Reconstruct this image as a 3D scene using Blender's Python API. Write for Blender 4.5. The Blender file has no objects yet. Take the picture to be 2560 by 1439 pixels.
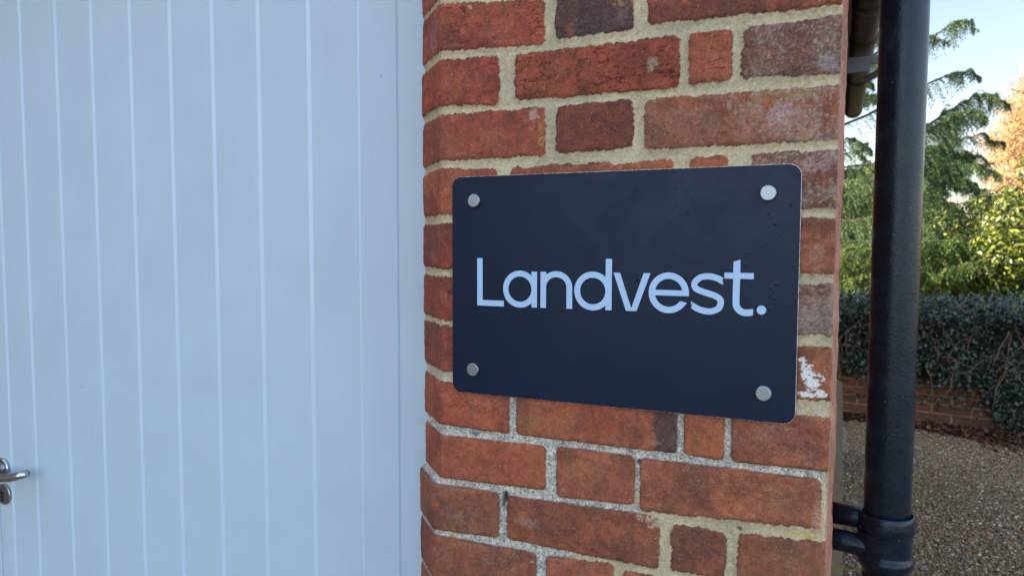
import bpy, math, random
import numpy as np
from mathutils import Vector, Matrix

R = math.radians
rng = np.random.default_rng(7)
random.seed(7)
scene = bpy.context.scene
COL = scene.collection

# ------------------------------------------------------------------ camera
cam_d = bpy.data.cameras.new("camera")
cam = bpy.data.objects.new("camera", cam_d)
COL.objects.link(cam)
scene.camera = cam
cam_d.sensor_width = 36.0
cam_d.lens = 25.3125
cam_d.clip_start = 0.05
cam_d.clip_end = 1500
cr, cu, cf = (0.91330, 0.40730, 0.0025), (-0.02740, 0.05520, 0.9981), (-0.4064, 0.9116, -0.0616)
CAMLOC = Vector((0.48592, -0.88547, 1.55))
cam.matrix_world = Matrix(((cr[0], cu[0], -cf[0], CAMLOC.x), (cr[1], cu[1], -cf[1], CAMLOC.y),
                           (cr[2], cu[2], -cf[2], CAMLOC.z), (0, 0, 0, 1)))
cam_d.dof.use_dof = True
cam_d.dof.focus_distance = 0.95
cam_d.dof.aperture_fstop = 11.0

# ------------------------------------------------------------------ world and sun
SUN_EL, SUN_AZ = 21.0, (-0.93, -0.37)          # low winter sun, from the left and a little in front of the building
world = bpy.data.worlds.new("World")
scene.world = world
world.use_nodes = True
wn = world.node_tree
bg = wn.nodes["Background"]
sky = wn.nodes.new("ShaderNodeTexSky")
sky.sky_type = 'NISHITA'
sky.sun_disc = False
sky.sun_elevation = R(SUN_EL)
sky.sun_rotation = math.atan2(SUN_AZ[0], SUN_AZ[1])
sky.air_density = 1.0
sky.dust_density = 0.7
sky.ozone_density = 1.0
wb = wn.nodes.new("ShaderNodeMix")              # camera white balance for open shade
wb.data_type = 'RGBA'
wb.blend_type = 'MULTIPLY'
wb.inputs[0].default_value = 1.0
wb.inputs[7].default_value = (1.26, 1.06, 0.93, 1)
wn.links.new(sky.outputs[0], wb.inputs[6])
# added directional gain: sky dimmed ahead, boosted behind the camera to light the facade
stc = wn.nodes.new("ShaderNodeTexCoord")
sdt = wn.nodes.new("ShaderNodeVectorMath")
sdt.operation = 'DOT_PRODUCT'
sdt.inputs[1].default_value = (-0.40, -0.88, 0.26)
wn.links.new(stc.outputs['Generated'], sdt.inputs[0])
smr = wn.nodes.new("ShaderNodeMapRange")
smr.interpolation_type = 'SMOOTHSTEP'
smr.inputs['From Min'].default_value = -0.95
smr.inputs['From Max'].default_value = 0.25
wn.links.new(sdt.outputs['Value'], smr.inputs[0])
stn = wn.nodes.new("ShaderNodeMix")
stn.data_type = 'RGBA'
stn.inputs[6].default_value = (0.41, 0.425, 0.455, 1)
stn.inputs[7].default_value = (1.22, 1.22, 1.22, 1)
wn.links.new(smr.outputs[0], stn.inputs[0])
smx = wn.nodes.new("ShaderNodeMix")
smx.data_type = 'RGBA'
smx.blend_type = 'MULTIPLY'
smx.inputs[0].default_value = 1.0
wn.links.new(wb.outputs[2], smx.inputs[6])
wn.links.new(stn.outputs[2], smx.inputs[7])
wn.links.new(smx.outputs[2], bg.inputs[0])
bg.inputs[1].default_value = 0.14

sd = bpy.data.lights.new("sun", 'SUN')
sd.energy = 4.0
sd.angle = R(0.5)
sd.color = (1.0, 0.86, 0.66)
sun = bpy.data.objects.new("sun", sd)
COL.objects.link(sun)
sv = Vector((SUN_AZ[0], SUN_AZ[1], 0)).normalized() * math.cos(R(SUN_EL)) + Vector((0, 0, math.sin(R(SUN_EL))))
sun.rotation_euler = sv.to_track_quat('Z', 'Y').to_euler()

scene.view_settings.view_transform = 'Standard'
scene.view_settings.look = 'None'
scene.view_settings.exposure = 2.24
scene.view_settings.gamma = 1.0


# ------------------------------------------------------------------ helpers
def lin(c):
    """photo sRGB (0-255) -> linear albedo"""
    a = np.array(c, float) / 255.0
    return np.where(a <= 0.04045, a / 12.92, ((a + 0.055) / 1.055) ** 2.4)


def tag(o, label=None, cat=None, group=None, kind=None):
    if label: o['label'] = label
    if cat: o['category'] = cat
    if group: o['group'] = group
    if kind: o['kind'] = kind
    return o


def empty(name, loc=(0, 0, 0)):
    o = bpy.data.objects.new(name, None)
    o.empty_display_size = 0.1
    o.location = loc
    COL.objects.link(o)
    return o


def mesh_obj(name, verts, faces, mat, parent=None, smooth=False, world_coords=True):
    me = bpy.data.meshes.new(name)
    me.from_pydata([tuple(map(float, v)) for v in verts], [], [tuple(map(int, f)) for f in faces])
    me.validate()
    if smooth:
        me.polygons.foreach_set("use_smooth", [True] * len(me.polygons))
    mats = mat if isinstance(mat, list) else [mat]
    for m in mats: me.materials.append(m)
    o = bpy.data.objects.new(name, me)
    COL.objects.link(o)
    if parent:
        o.parent = parent
        pl = Vector(parent.location)
        q = parent.parent
        while q:
            pl = pl + Vector(q.location)
            q = q.parent
        o.location = -pl if world_coords else (0, 0, 0)
    return o


def np_mesh(name, V, F, mat, parent=None, smooth=False, cols=None, extra=None, n=None):
    """fast mesh: V (N,3), F (M,k) all same size"""
    me = bpy.data.meshes.new(name)
    k = F.shape[1]
    me.vertices.add(len(V))
    me.vertices.foreach_set("co", V.astype(np.float32).ravel())
    me.loops.add(F.size)
    me.loops.foreach_set("vertex_index", F.astype(np.int32).ravel())
    me.polygons.add(len(F))
    me.polygons.foreach_set("loop_start", np.arange(0, F.size, k, dtype=np.int32))
    me.polygons.foreach_set("loop_total", np.full(len(F), k, dtype=np.int32))
    if smooth:
        me.polygons.foreach_set("use_smooth", np.ones(len(F), dtype=bool))
    me.update(calc_edges=True)
    if cols is not None:
        a = me.attributes.new("Col", 'FLOAT_COLOR', 'POINT')
        c4 = np.ones((len(V), 4), np.float32)
        c4[:, :3] = cols
        a.data.foreach_set("color", c4.ravel())
    if extra:
        for nm, arr in extra.items():
            a = me.attributes.new(nm, 'FLOAT', 'POINT')
            a.data.foreach_set("value", arr.astype(np.float32).ravel())
    if isinstance(mat, list):
        for m in mat: me.materials.append(m)
    else:
        me.materials.append(mat)
    o = bpy.data.objects.new(name, me)
    COL.objects.link(o)
    if parent:
        o.parent = parent
        pl = Vector(parent.location)
        q = parent.parent
        while q:
            pl = pl + Vector(q.location)
            q = q.parent
        o.location = -pl
    return o


def box(x0, x1, y0, y1, z0, z1):
    v = [(x0, y0, z0), (x1, y0, z0), (x1, y1, z0), (x0, y1, z0), (x0, y0, z1), (x1, y0, z1), (x1, y1, z1), (x0, y1, z1)]
    f = [(0, 3, 2, 1), (4, 5, 6, 7), (0, 1, 5, 4), (1, 2, 6, 5), (2, 3, 7, 6), (3, 0, 4, 7)]
    return v, f


def join(parts):
    V, F = [], []
    for v, f in parts:
        b = len(V)
        V += list(v)
        F += [tuple(i + b for i in q) for q in f]
    return V, F


def tube(pts, rad, seg=20, cap=True):
    """tube along a polyline; rad a number or a list"""
    pts = [Vector(p) for p in pts]
    n = len(pts)
    rads = rad if isinstance(rad, (list, tuple)) else [rad] * n
    V, F = [], []
    up = None
    for i, p in enumerate(pts):
        t = (pts[min(i + 1, n - 1)] - pts[max(i - 1, 0)]).normalized()
        if up is None:
            up = Vector((0, 0, 1)) if abs(t.z) < 0.9 else Vector((1, 0, 0))
        a = t.cross(up).normalized()
        b = a.cross(t).normalized()
        up = b
        for k in range(seg):
            an = 2 * math.pi * k / seg
            V.append(p + (a * math.cos(an) + b * math.sin(an)) * rads[i])
    for i in range(n - 1):
        for k in range(seg):
            k2 = (k + 1) % seg
            F.append((i * seg + k, i * seg + k2, (i + 1) * seg + k2, (i + 1) * seg + k))
    if cap:
        F.append(tuple(range(seg))[::-1])
        F.append(tuple((n - 1) * seg + k for k in range(seg)))
    return V, F


def lathe(profile, centre, seg=64, axis='z'):
    V, F = [], []
    for r, h in profile:
        for k in range(seg):
            an = 2 * math.pi * k / seg
            c, s = r * math.cos(an), r * math.sin(an)
            if axis == 'z': V.append((centre[0] + c, centre[1] + s, centre[2] + h))
            elif axis == 'y': V.append((centre[0] + c, centre[1] + h, centre[2] + s))
    for i in range(len(profile) - 1):
        for k in range(seg):
            k2 = (k + 1) % seg
            F.append((i * seg + k, i * seg + k2, (i + 1) * seg + k2, (i + 1) * seg + k))
    F.append(tuple(range(seg))[::-1])
    F.append(tuple((len(profile) - 1) * seg + k for k in range(seg)))
    return V, F


# ------- numpy noise
def vnoise(x, y, seed=0):
    xi = np.floor(x).astype(np.int64)
    yi = np.floor(y).astype(np.int64)
    xf, yf = x - xi, y - yi
    def h(a, b):
        n = (a * 374761393 + b * 668265263 + seed * 1442695041) & 0x7fffffff
        n = ((n ^ (n >> 13)) * 1274126177) & 0x7fffffff
        n = n ^ (n >> 16)
        return (n & 0xffff) / 65535.0
    u = xf * xf * xf * (xf * (xf * 6 - 15) + 10)
    v = yf * yf * yf * (yf * (yf * 6 - 15) + 10)
    a, b, c, d = h(xi, yi), h(xi + 1, yi), h(xi, yi + 1), h(xi + 1, yi + 1)
    return ((a * (1 - u) + b * u) * (1 - v) + (c * (1 - u) + d * u) * v) * 2 - 1


def fbm(x, y, f, o=4, seed=0, g=0.5):
    s, a, t = 0, 1.0, 0
    for i in range(o):
        s = s + a * vnoise(x * f + 17.3 * i, y * f - 9.1 * i, seed + i)
        t += a
        a *= g
        f *= 2.03
    return s / t


def smooth(a, b, x):
    t = np.clip((x - a) / (b - a), 0, 1)
    return t * t * (3 - 2 * t)


# ------- node materials
def new_mat(name):
    m = bpy.data.materials.new(name)
    m.use_nodes = True
    nt = m.node_tree
    return m, nt, nt.nodes["Principled BSDF"]


def N(nt, t, **kw):
    n = nt.nodes.new(t)
    for k, v in kw.items():
        if k in ('inputs',):
            for a, b in v.items(): n.inputs[a].default_value = b
        else: setattr(n, k, v)
    return n


def ramp(nt, fac, stops):
    r = nt.nodes.new("ShaderNodeValToRGB")
    el = r.color_ramp.elements
    el[0].position, el[0].color = stops[0][0], (*stops[0][1], 1)
    el[1].position, el[1].color = stops[-1][0], (*stops[-1][1], 1)
    for p, c in stops[1:-1]:
        e = el.new(p)
        e.color = (*c, 1)
    nt.links.new(fac, r.inputs[0])
    return r


def noise(nt, scale, detail=4, rough=0.5, vec=None, dist=0.0):
    n = N(nt, "ShaderNodeTexNoise", inputs={'Scale': scale, 'Detail': detail, 'Roughness': rough, 'Distortion': dist})
    if vec is None:
        tc = N(nt, "ShaderNodeTexCoord")
        vec = tc.outputs['Object']
    nt.links.new(vec, n.inputs['Vector'])
    return n


def bump(nt, bsdf, height, strength=0.3, dist=0.001):
    b = N(nt, "ShaderNodeBump", inputs={'Strength': strength, 'Distance': dist})
    nt.links.new(height, b.inputs['Height'])
    nt.links.new(b.outputs[0], bsdf.inputs['Normal'])
    return b


def simple(name, col, rough=0.6, metal=0.0, nscale=40, var=0.15, bstr=0.15, bdist=0.001, spec=0.5, coat=0.0):
    m, nt, p = new_mat(name)
    n = noise(nt, nscale, 5, 0.6)
    c0 = tuple(np.clip(np.array(col) * (1 - var), 0, 1))
    c1 = tuple(np.clip(np.array(col) * (1 + var), 0, 1))
    r = ramp(nt, n.outputs['Fac'], [(0.3, c0), (0.7, c1)])
    nt.links.new(r.outputs[0], p.inputs['Base Color'])
    p.inputs['Roughness'].default_value = rough
    p.inputs['Metallic'].default_value = metal
    p.inputs['Specular IOR Level'].default_value = spec
    p.inputs['Coat Weight'].default_value = coat
    n2 = noise(nt, nscale * 6, 3, 0.6)
    bump(nt, p, n2.outputs['Fac'], bstr, bdist)
    return m


def mult_col(nt, a, b):
    mx = N(nt, "ShaderNodeMix", data_type='RGBA', blend_type='MULTIPLY')
    mx.inputs[0].default_value = 1.0
    nt.links.new(a, mx.inputs[6])
    nt.links.new(b, mx.inputs[7])
    return mx.outputs[2]


# brickwork: colour laid down per vertex by the brick generator, fine grain added here
def brickwork_mat():
    m, nt, p = new_mat("old_brickwork")
    at = N(nt, "ShaderNodeAttribute", attribute_name="Col")
    mo = N(nt, "ShaderNodeAttribute", attribute_name="mortar")
    gr = N(nt, "ShaderNodeAttribute", attribute_name="coarse")
    tc = N(nt, "ShaderNodeTexCoord")
    n1 = noise(nt, 430, 5, 0.75, tc.outputs['Object'])
    r1 = ramp(nt, n1.outputs['Fac'], [(0.25, (0.50, 0.48, 0.46)), (0.5, (1, 1, 1)), (0.78, (1.45, 1.48, 1.55))])
    # sandy grains in the joints
    vo = N(nt, "ShaderNodeTexVoronoi", inputs={'Scale': 900.0})
    nt.links.new(tc.outputs['Object'], vo.inputs['Vector'])
    r2 = ramp(nt, vo.outputs['Color'], [(0.0, (0.74, 0.72, 0.69)), (0.45, (1, 1, 1)), (0.95, (1.25, 1.25, 1.28))])
    vo2 = N(nt, "ShaderNodeTexVoronoi", inputs={'Scale': 480.0})
    nt.links.new(tc.outputs['Object'], vo2.inputs['Vector'])
    r3 = ramp(nt, vo2.outputs['Color'], [(0.0, (0.3, 0.31, 0.33)), (0.35, (0.95, 0.95, 0.95)), (0.9, (1.6, 1.6, 1.65))])
    mA = N(nt, "ShaderNodeMix", data_type='RGBA')
    nt.links.new(mo.outputs['Fac'], mA.inputs[0])
    nt.links.new(r1.outputs[0], mA.inputs[6])
    nt.links.new(r2.outputs[0], mA.inputs[7])
    mB = N(nt, "ShaderNodeMix", data_type='RGBA')
    nt.links.new(gr.outputs['Fac'], mB.inputs[0])
    nt.links.new(mA.outputs[2], mB.inputs[6])
    nt.links.new(r3.outputs[0], mB.inputs[7])
    nt.links.new(mult_col(nt, at.outputs['Color'], mB.outputs[2]), p.inputs['Base Color'])
    p.inputs['Roughness'].default_value = 0.88
    p.inputs['Specular IOR Level'].default_value = 0.3
    ad = N(nt, "ShaderNodeMath", operation='ADD')
    n3 = noise(nt, 1500, 2, 0.6, tc.outputs['Object'])
    nt.links.new(n1.outputs['Fac'], ad.inputs[0])
    nt.links.new(n3.outputs['Fac'], ad.inputs[1])
    bump(nt, p, ad.outputs[0], 0.85, 0.0010)
    return m


MAT_BRICK = brickwork_mat()

# ------------------------------------------------------------------ the building
CH = 0.0006
building = empty("building", (0, 0, 0))
tag(building, "old red brick outbuilding with a cant brick pier and pale blue boarded doors", "building")

# each row: list of bricks (x0, x1, ztop0, ztop1, zbot0, zbot1, colour, second colour, kind)
BR = []
def brick(x0, x1, a, b, c, d, c1, c2, eff=0.0, crease=0.0, amb=1.0, split=None):
    BR.append(dict(x0=x0, x1=x1, zt0=a, zt1=b, zb0=c, zb1=d, c1=lin(c1), c2=lin(c2), eff=eff, cr=crease, amb=amb, split=split))

LX, RX = -9.0, 9.0        # cant bricks run on round the corner
# R0
brick(LX, .1321, 1.8817, 1.8662, 1.8185, 1.8110, (168, 74, 50), (140, 58, 52), .25, 1.0, .8)
brick(.1499, .2501, 1.8790, 1.8748, 1.8157, 1.8157, (98, 66, 68), (84, 60, 66), .2, .6, .8)
brick(.2710, RX, 1.8766, 1.8713, 1.8195, 1.8159, (158, 72, 52), (125, 62, 54), .1, .8, .9)
# R1
brick(LX, .0672, 1.8041, 1.7997, 1.7435, 1.7376, (172, 74, 50), (150, 58, 46), .35, .6, 1)
brick(.0925, .3087, 1.7997, 1.8005, 1.7410, 1.7409, (158, 68, 48), (136, 60, 46), .1, 1.0, .6)
brick(.3212, .3694, 1.8000, 1.8015, 1.7422, 1.7427, (160, 78, 56), (150, 72, 54), .1, .6, .7)
brick(.3829, RX, 1.8004, 1.8031, 1.7447, 1.7410, (122, 74, 68), (106, 70, 68), .75, .5, .9)
# R2
brick(LX, .1341, 1.7281, 1.7284, 1.6670, 1.6660, (148, 72, 52), (158, 66, 50), .3, .15, 1)
brick(.1520, .2520, 1.7271, 1.7286, 1.6683, 1.6714, (128, 60, 52), (112, 58, 54), .1, .4, 1.2)
brick(.2682, RX, 1.7274, 1.7263, 1.6676, 1.6671, (146, 76, 58), (150, 86, 58), 1.0, .15, .9)
# R3
brick(LX, .0632, 1.6529, 1.6522, 1.5912, 1.5899, (172, 84, 56), (150, 66, 50), .3, .5, 1.2)
brick(.0864, .3029, 1.6512, 1.6513, 1.5977, 1.5938, (168, 84, 56), (150, 74, 54), .1, .3, 1.6)
brick(.3247, .3669, 1.6537, 1.6532, 1.5935, 1.5927, (172, 82, 54), (160, 80, 54), .1, .3, 1.0)
brick(.3964, RX, 1.6551, 1.6539, 1.5922, 1.5915, (126, 70, 60), (116, 66, 60), .9, .4, 1.0)
# R4
brick(LX, .134, 1.5765, 1.5769, 1.5159, 1.5163, (146, 60, 48), (128, 58, 50), .35, .15, 1)
brick(.150, .255, 1.578, 1.578, 1.516, 1.516, (150, 70, 52), (140, 68, 52))
brick(.270, RX, 1.5803, 1.5794, 1.5166, 1.5173, (148, 82, 62), (132, 78, 64), .3, .4, 1)
# R5
brick(LX, .066, 1.5012, 1.5005, 1.4423, 1.4422, (150, 66, 48), (132, 62, 50), .1, .8, .8)
brick(.084, .300, 1.502, 1.502, 1.443, 1.444, (150, 70, 52), (140, 68, 52))
brick(.315, .372, 1.502, 1.502, 1.443, 1.444, (150, 70, 52), (140, 68, 52))
brick(.388, RX, 1.5023, 1.5041, 1.4448, 1.4473, (122, 82, 74), (104, 76, 74), .7, .6, 1)
# R6
brick(LX, .134, 1.4314, 1.4314, 1.3679, 1.3685, (150, 68, 50), (136, 62, 50), .25, .2, .8)
brick(.150, .255, 1.431, 1.431, 1.369, 1.369, (150, 70, 52), (140, 68, 52))
brick(.270, RX, 1.4307, 1.4312, 1.3689, 1.3711, (154, 86, 60), (138, 78, 60), .1, .2, .8)
# R7
brick(LX, .0830, 1.3520, 1.3490, 1.2911, 1.2888, (166, 76, 52), (146, 66, 50), .3, 0, .5)
brick(.0956, .3129, 1.3460, 1.3440, 1.2891, 1.2896, (164, 82, 58), (152, 72, 52), .3, 0, .35, split=(.285, lin((92, 64, 62))))
brick(.3232, .3699, 1.3450, 1.3460, 1.2893, 1.2876, (166, 88, 58), (158, 82, 56), .1, 0, .35)
brick(.3801, RX, 1.3480, 1.3511, 1.2880, 1.2897, (148, 78, 60), (138, 74, 62), .5, .1, .5)
# R8
brick(LX, .1372, 1.2736, 1.2762, 1.2125, 1.2174, (168, 82, 56), (158, 76, 54), .2, .05, .35)
brick(.1545, .2599, 1.2782, 1.2778, 1.2111, 1.2157, (164, 84, 60), (156, 80, 60), .3, .15, .4)
brick(.2683, .4800, 1.2767, 1.2779, 1.2091, 1.2204, (168, 90, 62), (148, 78, 60), .35, .1, .6)
# R9
brick(LX, .0680, 1.2016, 1.2028, 1.1345, 1.1392, (150, 82, 60), (132, 74, 60), .4, 0, .4)
brick(.0815, .2925, 1.2003, 1.2045, 1.1401, 1.1380, (142, 72, 52), (128, 68, 54), .3, .2, .6)
brick(.3103, .3761, 1.1991, 1.1959, 1.1393, 1.1414, (140, 72, 56), (126, 70, 58), .1, .1, 1.4)
brick(.3902, RX, 1.1988, 1.2044, 1.1417, 1.1466, (146, 76, 58), (140, 84, 60), .2, .1, 1.0)
# R10
brick(LX, .1245, 1.1250, 1.1267, 1.0598, 1.0608, (156, 82, 60), (140, 72, 56), .4, 0, .4)
brick(.1404, .2331, 1.1257, 1.1319, 1.0629, 1.0674, (164, 84, 60), (150, 78, 58), .3, 0, .6)
brick(.2480, RX, 1.126, 1.128, 1.066, 1.068, (158, 82, 60), (140, 74, 56), .3, 0, .8)
# the rest of the pier, off the picture
def extra_row(zt, odd):
    cs = [((158, 76, 54), (140, 66, 50)), ((146, 70, 52), (128, 62, 52)), ((166, 84, 58), (150, 76, 56)), ((120, 68, 60), (104, 64, 60))]
    xs = [(LX, .1321), (.148, .252), (.267, RX)] if odd else [(LX, .066), (.082, .300), (.315, .37), (.386, RX)]
    for a, b in xs:
        c = random.choice(cs)
        brick(a, b, zt, zt, zt - .062, zt - .062, c[0], c[1], .3, .3, .7)
for k in range(14): extra_row(1.0515 - .0743 * k, k % 2)
for k in range(9): extra_row(1.9535 + .0755 * k, k % 2)


def profile(xc, cl, crisp):
    """plan outline of the pier, left reveal -> cant -> front -> right side: resampled with fixed column counts"""
    F0 = 0.006
    a = (xc - cl, 0.30); b = (xc - cl, F0 + cl); c = (xc, F0); d = (0.4885, F0); e = (0.4942, 0.034); g = (0.4948, 0.105)
    def seg(p, q, n):
        t = np.linspace(0, 1, n, endpoint=False)[:, None]
        return np.array(p) * (1 - t) + np.array(q) * t
    P = np.concatenate([seg(a, b, 40), seg(b, c, 76), seg(c, d, 430), seg(d, e, 22), seg(e, g, 16), np.array([g])])
    u = np.concatenate([[0], np.cumsum(np.hypot(*(P[1:] - P[:-1]).T))])
    u = u - u[116] + xc                     # u equals X along the front
    # round the corners a little
    for it in range(crisp):
        Q = P.copy()
        Q[1:-1] = (P[:-2] + 2 * P[1:-1] + P[2:]) / 4
        Q[150:540] = P[150:540]
        P = Q
    t = np.gradient(P, axis=0)
    t /= np.linalg.norm(t, axis=1)[:, None]
    nrm = np.stack([t[:, 1], -t[:, 0]], 1)
    for it in range(3):
        nrm[1:-1] = (nrm[:-2] + nrm[1:-1] + nrm[2:]) / 3
    nrm /= np.linalg.norm(nrm, axis=1)[:, None]
    return P, nrm, u


SMEARS = [(.2759, 1.7709, .008, .010, (150, 140, 118), .8), (.3690, 1.7118, .003, .007, (138, 128, 108), .9), (.3530, 1.6680, .0035, .005, (138, 128, 108), .8),
          (.2330, 1.860, .011, .020, (146, 118, 70), .8), (.2440, 1.868, .006, .020, (150, 148, 156), .8), (.2380, 1.835, .009, .014, (104, 92, 84), .6),
          (.0250, 1.871, .004, .004, (176, 150, 130), .8), (-.055, 1.85, .030, .030, (132, 96, 108), .55), (.476, 1.755, .012, .012, (150, 140, 146), .6),
          (.1290, 1.690, .006, .018, (158, 118, 62), .7), (.1180, 1.720, .010, .008, (168, 148, 138), .6), (.425, 1.700, .018, .014, (176, 152, 162), .7),
          (.4100, 1.69, .06, .022, (148, 116, 104), .45), (.430, 1.72, .05, .008, (136, 108, 62), .5), (.300, 1.725, .03, .006, (118, 78, 50), .5),
          (.4650, 1.64, .02, .012, (158, 140, 138), .6), (.470, 1.53, .010, .03, (150, 120, 104), .4), (.462, 1.48, .016, .02, (140, 122, 118), .4),
          (.285, 1.300, .010, .004, (150, 140, 120), .3), (.4790, 1.235, .010, .030, (168, 136, 112), .7), (.46, 1.208, .03, .004, (170, 158, 60), .7),
          (.286, 1.198, .012, .010, (160, 150, 128), .85), (.27, 1.20, .006, .006, (160, 150, 128), .8), (.12, 1.115, .006, .003, (150, 140, 122), .9),
          (.113, 1.168, .020, .008, (140, 122, 116), .45), (.0, 1.16, .02, .014, (118, 100, 92), .4)]


def build_brickwork():
    z = np.concatenate([np.arange(0.0, 1.03, 0.005), np.arange(1.03, 1.97, 0.00118), np.arange(1.97, 2.62, 0.005)])
    PA, NA, uA = profile(-.0235, .072, 10)
    PB, NB, uB = profile(-.0370, .060, 44)
    PC, NC, uC = profile(-.0245, .066, 30)
    # upper courses / R7-R8 / R9 and below
    wB = (1 - smooth(1.199, 1.214, z))[:, None]
    wC = (1 - smooth(1.350, 1.372, z))[:, None] * (1 - wB)
    wA = 1 - wB - wC
    X = wA * PA[:, 0] + wB * PB[:, 0] + wC * PC[:, 0]
    Y = wA * PA[:, 1] + wB * PB[:, 1] + wC * PC[:, 1]
    NX = wA * NA[:, 0] + wB * NB[:, 0] + wC * NC[:, 0]
    NY = wA * NA[:, 1] + wB * NB[:, 1] + wC * NC[:, 1]
    U = wA * uA + wB * uB + wC * uC
    Z = np.repeat(z[:, None], X.shape[1], 1)
    # signed distance to nearest brick
    D = np.full(X.shape, -1.0)
    ID = np.zeros(X.shape, int)
    lower = 1 - smooth(1.335, 1.375, Z)                         # the old gritty joints below the plate
    thr = np.where(Z > 1.222, .484, np.where(Z > 1.155, .272, .185)) + .012 * fbm(U, Z, 60, 3, 2)
    gritty = np.clip(lower - smooth(thr - .006, thr + .006, U), 0, 1)
    big = fbm(U, Z, 55, 3, 3)
    fine = fbm(U, Z, 260, 3, 11)
    for i, b in enumerate(BR):
        zlo, zhi = min(b['zb0'], b['zb1']) - .03, max(b['zt0'], b['zt1']) + .03
        r0, r1 = np.searchsorted(z, zlo), np.searchsorted(z, zhi)
        if r1 <= r0: continue
        u, zz = U[r0:r1], Z[r0:r1]
        x0 = b['x0'] if b['x0'] > -5 else -.03
        x1 = b['x1'] if b['x1'] < 5 else .49
        t = np.clip((u - x0) / (x1 - x0), 0, 1)
        zt = b['zt0'] * (1 - t) + b['zt1'] * t
        zb = b['zb0'] * (1 - t) + b['zb1'] * t
        dx = np.minimum(u - b['x0'], b['x1'] - u)
        dz = np.minimum(zt - zz, zz - zb)
        r = .006
        qx, qz = np.maximum(r - dx, 0), np.maximum(r - dz, 0)
        d = np.minimum(np.minimum(dx, dz), r) - np.hypot(qx, qz) + 0.0
        d = np.where((dx < r) | (dz < r), r - np.hypot(qx, qz), np.minimum(dx, dz))
        g = gritty[r0:r1]
        amp = (.0017 * (1 - g) + .0009 * g) * b['amb']
        d = d + big[r0:r1] * amp * 1.3 + fine[r0:r1] * (.0024 * (1 - g) + .0010 * g)
        up = d > D[r0:r1]
        D[r0:r1] = np.where(up, d, D[r0:r1])
        ID[r0:r1] = np.where(up, i, ID[r0:r1])
    side = smooth(.4885, .4910, U)
    m = smooth(-.0008, -.0018, D) * (1 - smooth(.495, .500, U))            # 1 in mortar
    C1 = np.array([b['c1'] for b in BR])[ID]
    C2 = np.array([b['c2'] for b in BR])[ID]
    eff = np.array([b['eff'] for b in BR])[ID]
    cre = np.array([b['cr'] for b in BR])[ID]
    off = ID * 3.71
    # ---- brick colour
    k = smooth(-.25, .3, fbm(U + off, Z, 22, 4, 21, .55))[..., None]
    col = C1 * (1 - k) + C2 * k
    for i, b in enumerate(BR):
        if b['split']:
            s = ((ID == i) * smooth(b['split'][0] - .004, b['split'][0] + .004, U + .01 * fbm(U, Z, 60, 3, 5)))[..., None]
            col = col * (1 - s) + b['split'][1] * s
    n1 = fbm(U + off, Z, 150, 3, 31)
    col = col * (1 + .34 * n1[..., None])
    orange = smooth(.25, .55, fbm(U + off, Z, 34, 4, 41))[..., None] * .40
    col = col * (1 - orange) + (lin((182, 92, 56)) * (1 + .2 * n1[..., None])) * orange
    dark = smooth(.12, .5, fbm(U - off, Z, 26, 4, 43))[..., None] * .50
    col = col * (1 - dark) + lin((98, 56, 50)) * dark
    # lime bloom
    ef = fbm(U + off, Z, 30, 3, 51) * .5 + .5 * smooth(-.2, .8, fbm(U, Z, 420, 3, 53))
    e = (smooth(.12, .8, ef + .2 * (eff - .5) + .2 * smooth(.36, .42, U) * (eff > .6)) * eff * np.where(eff > .6, .25 + .55 * smooth(.35, .41, U + .01 * big * 3), .6))[..., None]
    col = col * (1 - e) + lin((172, 150, 146)) * e
    # yellow-grey algae haze on a few bricks
    al = (smooth(.25, .7, fbm(U, Z + 3, 16, 4, 61)) * smooth(.1, .6, fbm(U, Z, 300, 2, 63) + .4) * .35)[..., None]
    col = col * (1 - al) + lin((142, 112, 62)) * al
    sp = smooth(.68, .80, fbm(U, Z, 360, 2, 71))[..., None] * .35
    col = col * (1 - sp) + lin((196, 176, 160)) * sp
    sp = smooth(.64, .76, fbm(U, Z, 340, 2, 73))[..., None] * .5
    col = col * (1 - sp) + lin((62, 40, 38)) * sp
    lum = (col @ np.array([.35, .5, .15]))[..., None]
    col = (col * .87 + lum * .13) * np.array([.82, .94, .83])
    # ---- mortar colour
    mc = lin((172, 162, 134)) * (1 + .26 * fbm(U, Z, 24, 5, 81)[..., None] + .24 * fbm(U, Z, 330, 2, 83)[..., None])
    greyer = smooth(.0, .5, fbm(U, Z, 12, 3, 85))[..., None] * .4
    mc = mc * (1 - greyer) + lin((152, 148, 132)) * greyer
    gm = lin((164, 164, 158)) * (1 + .35 * fbm(U, Z, 380, 2, 87)[..., None] + .2 * fbm(U, Z, 90, 3, 88)[..., None])
    G = gritty[..., None]
    mc = mc * (1 - G) + gm * G
    lich = (smooth(.15, .5, fbm(U, Z, 26, 4, 91)) * smooth(-.3, .3, fbm(U, Z, 220, 2, 93)) * (.12 + .88 * gritty) *
            smooth(.12, .34, U) * smooth(1.42, 1.36, Z) * .75 +
            .7 * smooth(.3, .6, fbm(U, Z, 40, 3, 95)) * gritty * smooth(1.17, 1.12, Z))[..., None]
    mc = mc * (1 - lich) + lin((166, 150, 56)) * lich
    M = m[..., None]
    col = col * (1 - M) + mc * M
    # thin dark line painted along brick edges as shadow of the proud arris
    edge = (np.exp(-((D + .0002) / .0007) ** 2) * smooth(-.3, .3, fbm(U, Z, 45, 3, 97)) * .75)[..., None]
    col = col * (1 - edge) + lin((58, 46, 36)) * edge
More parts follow.
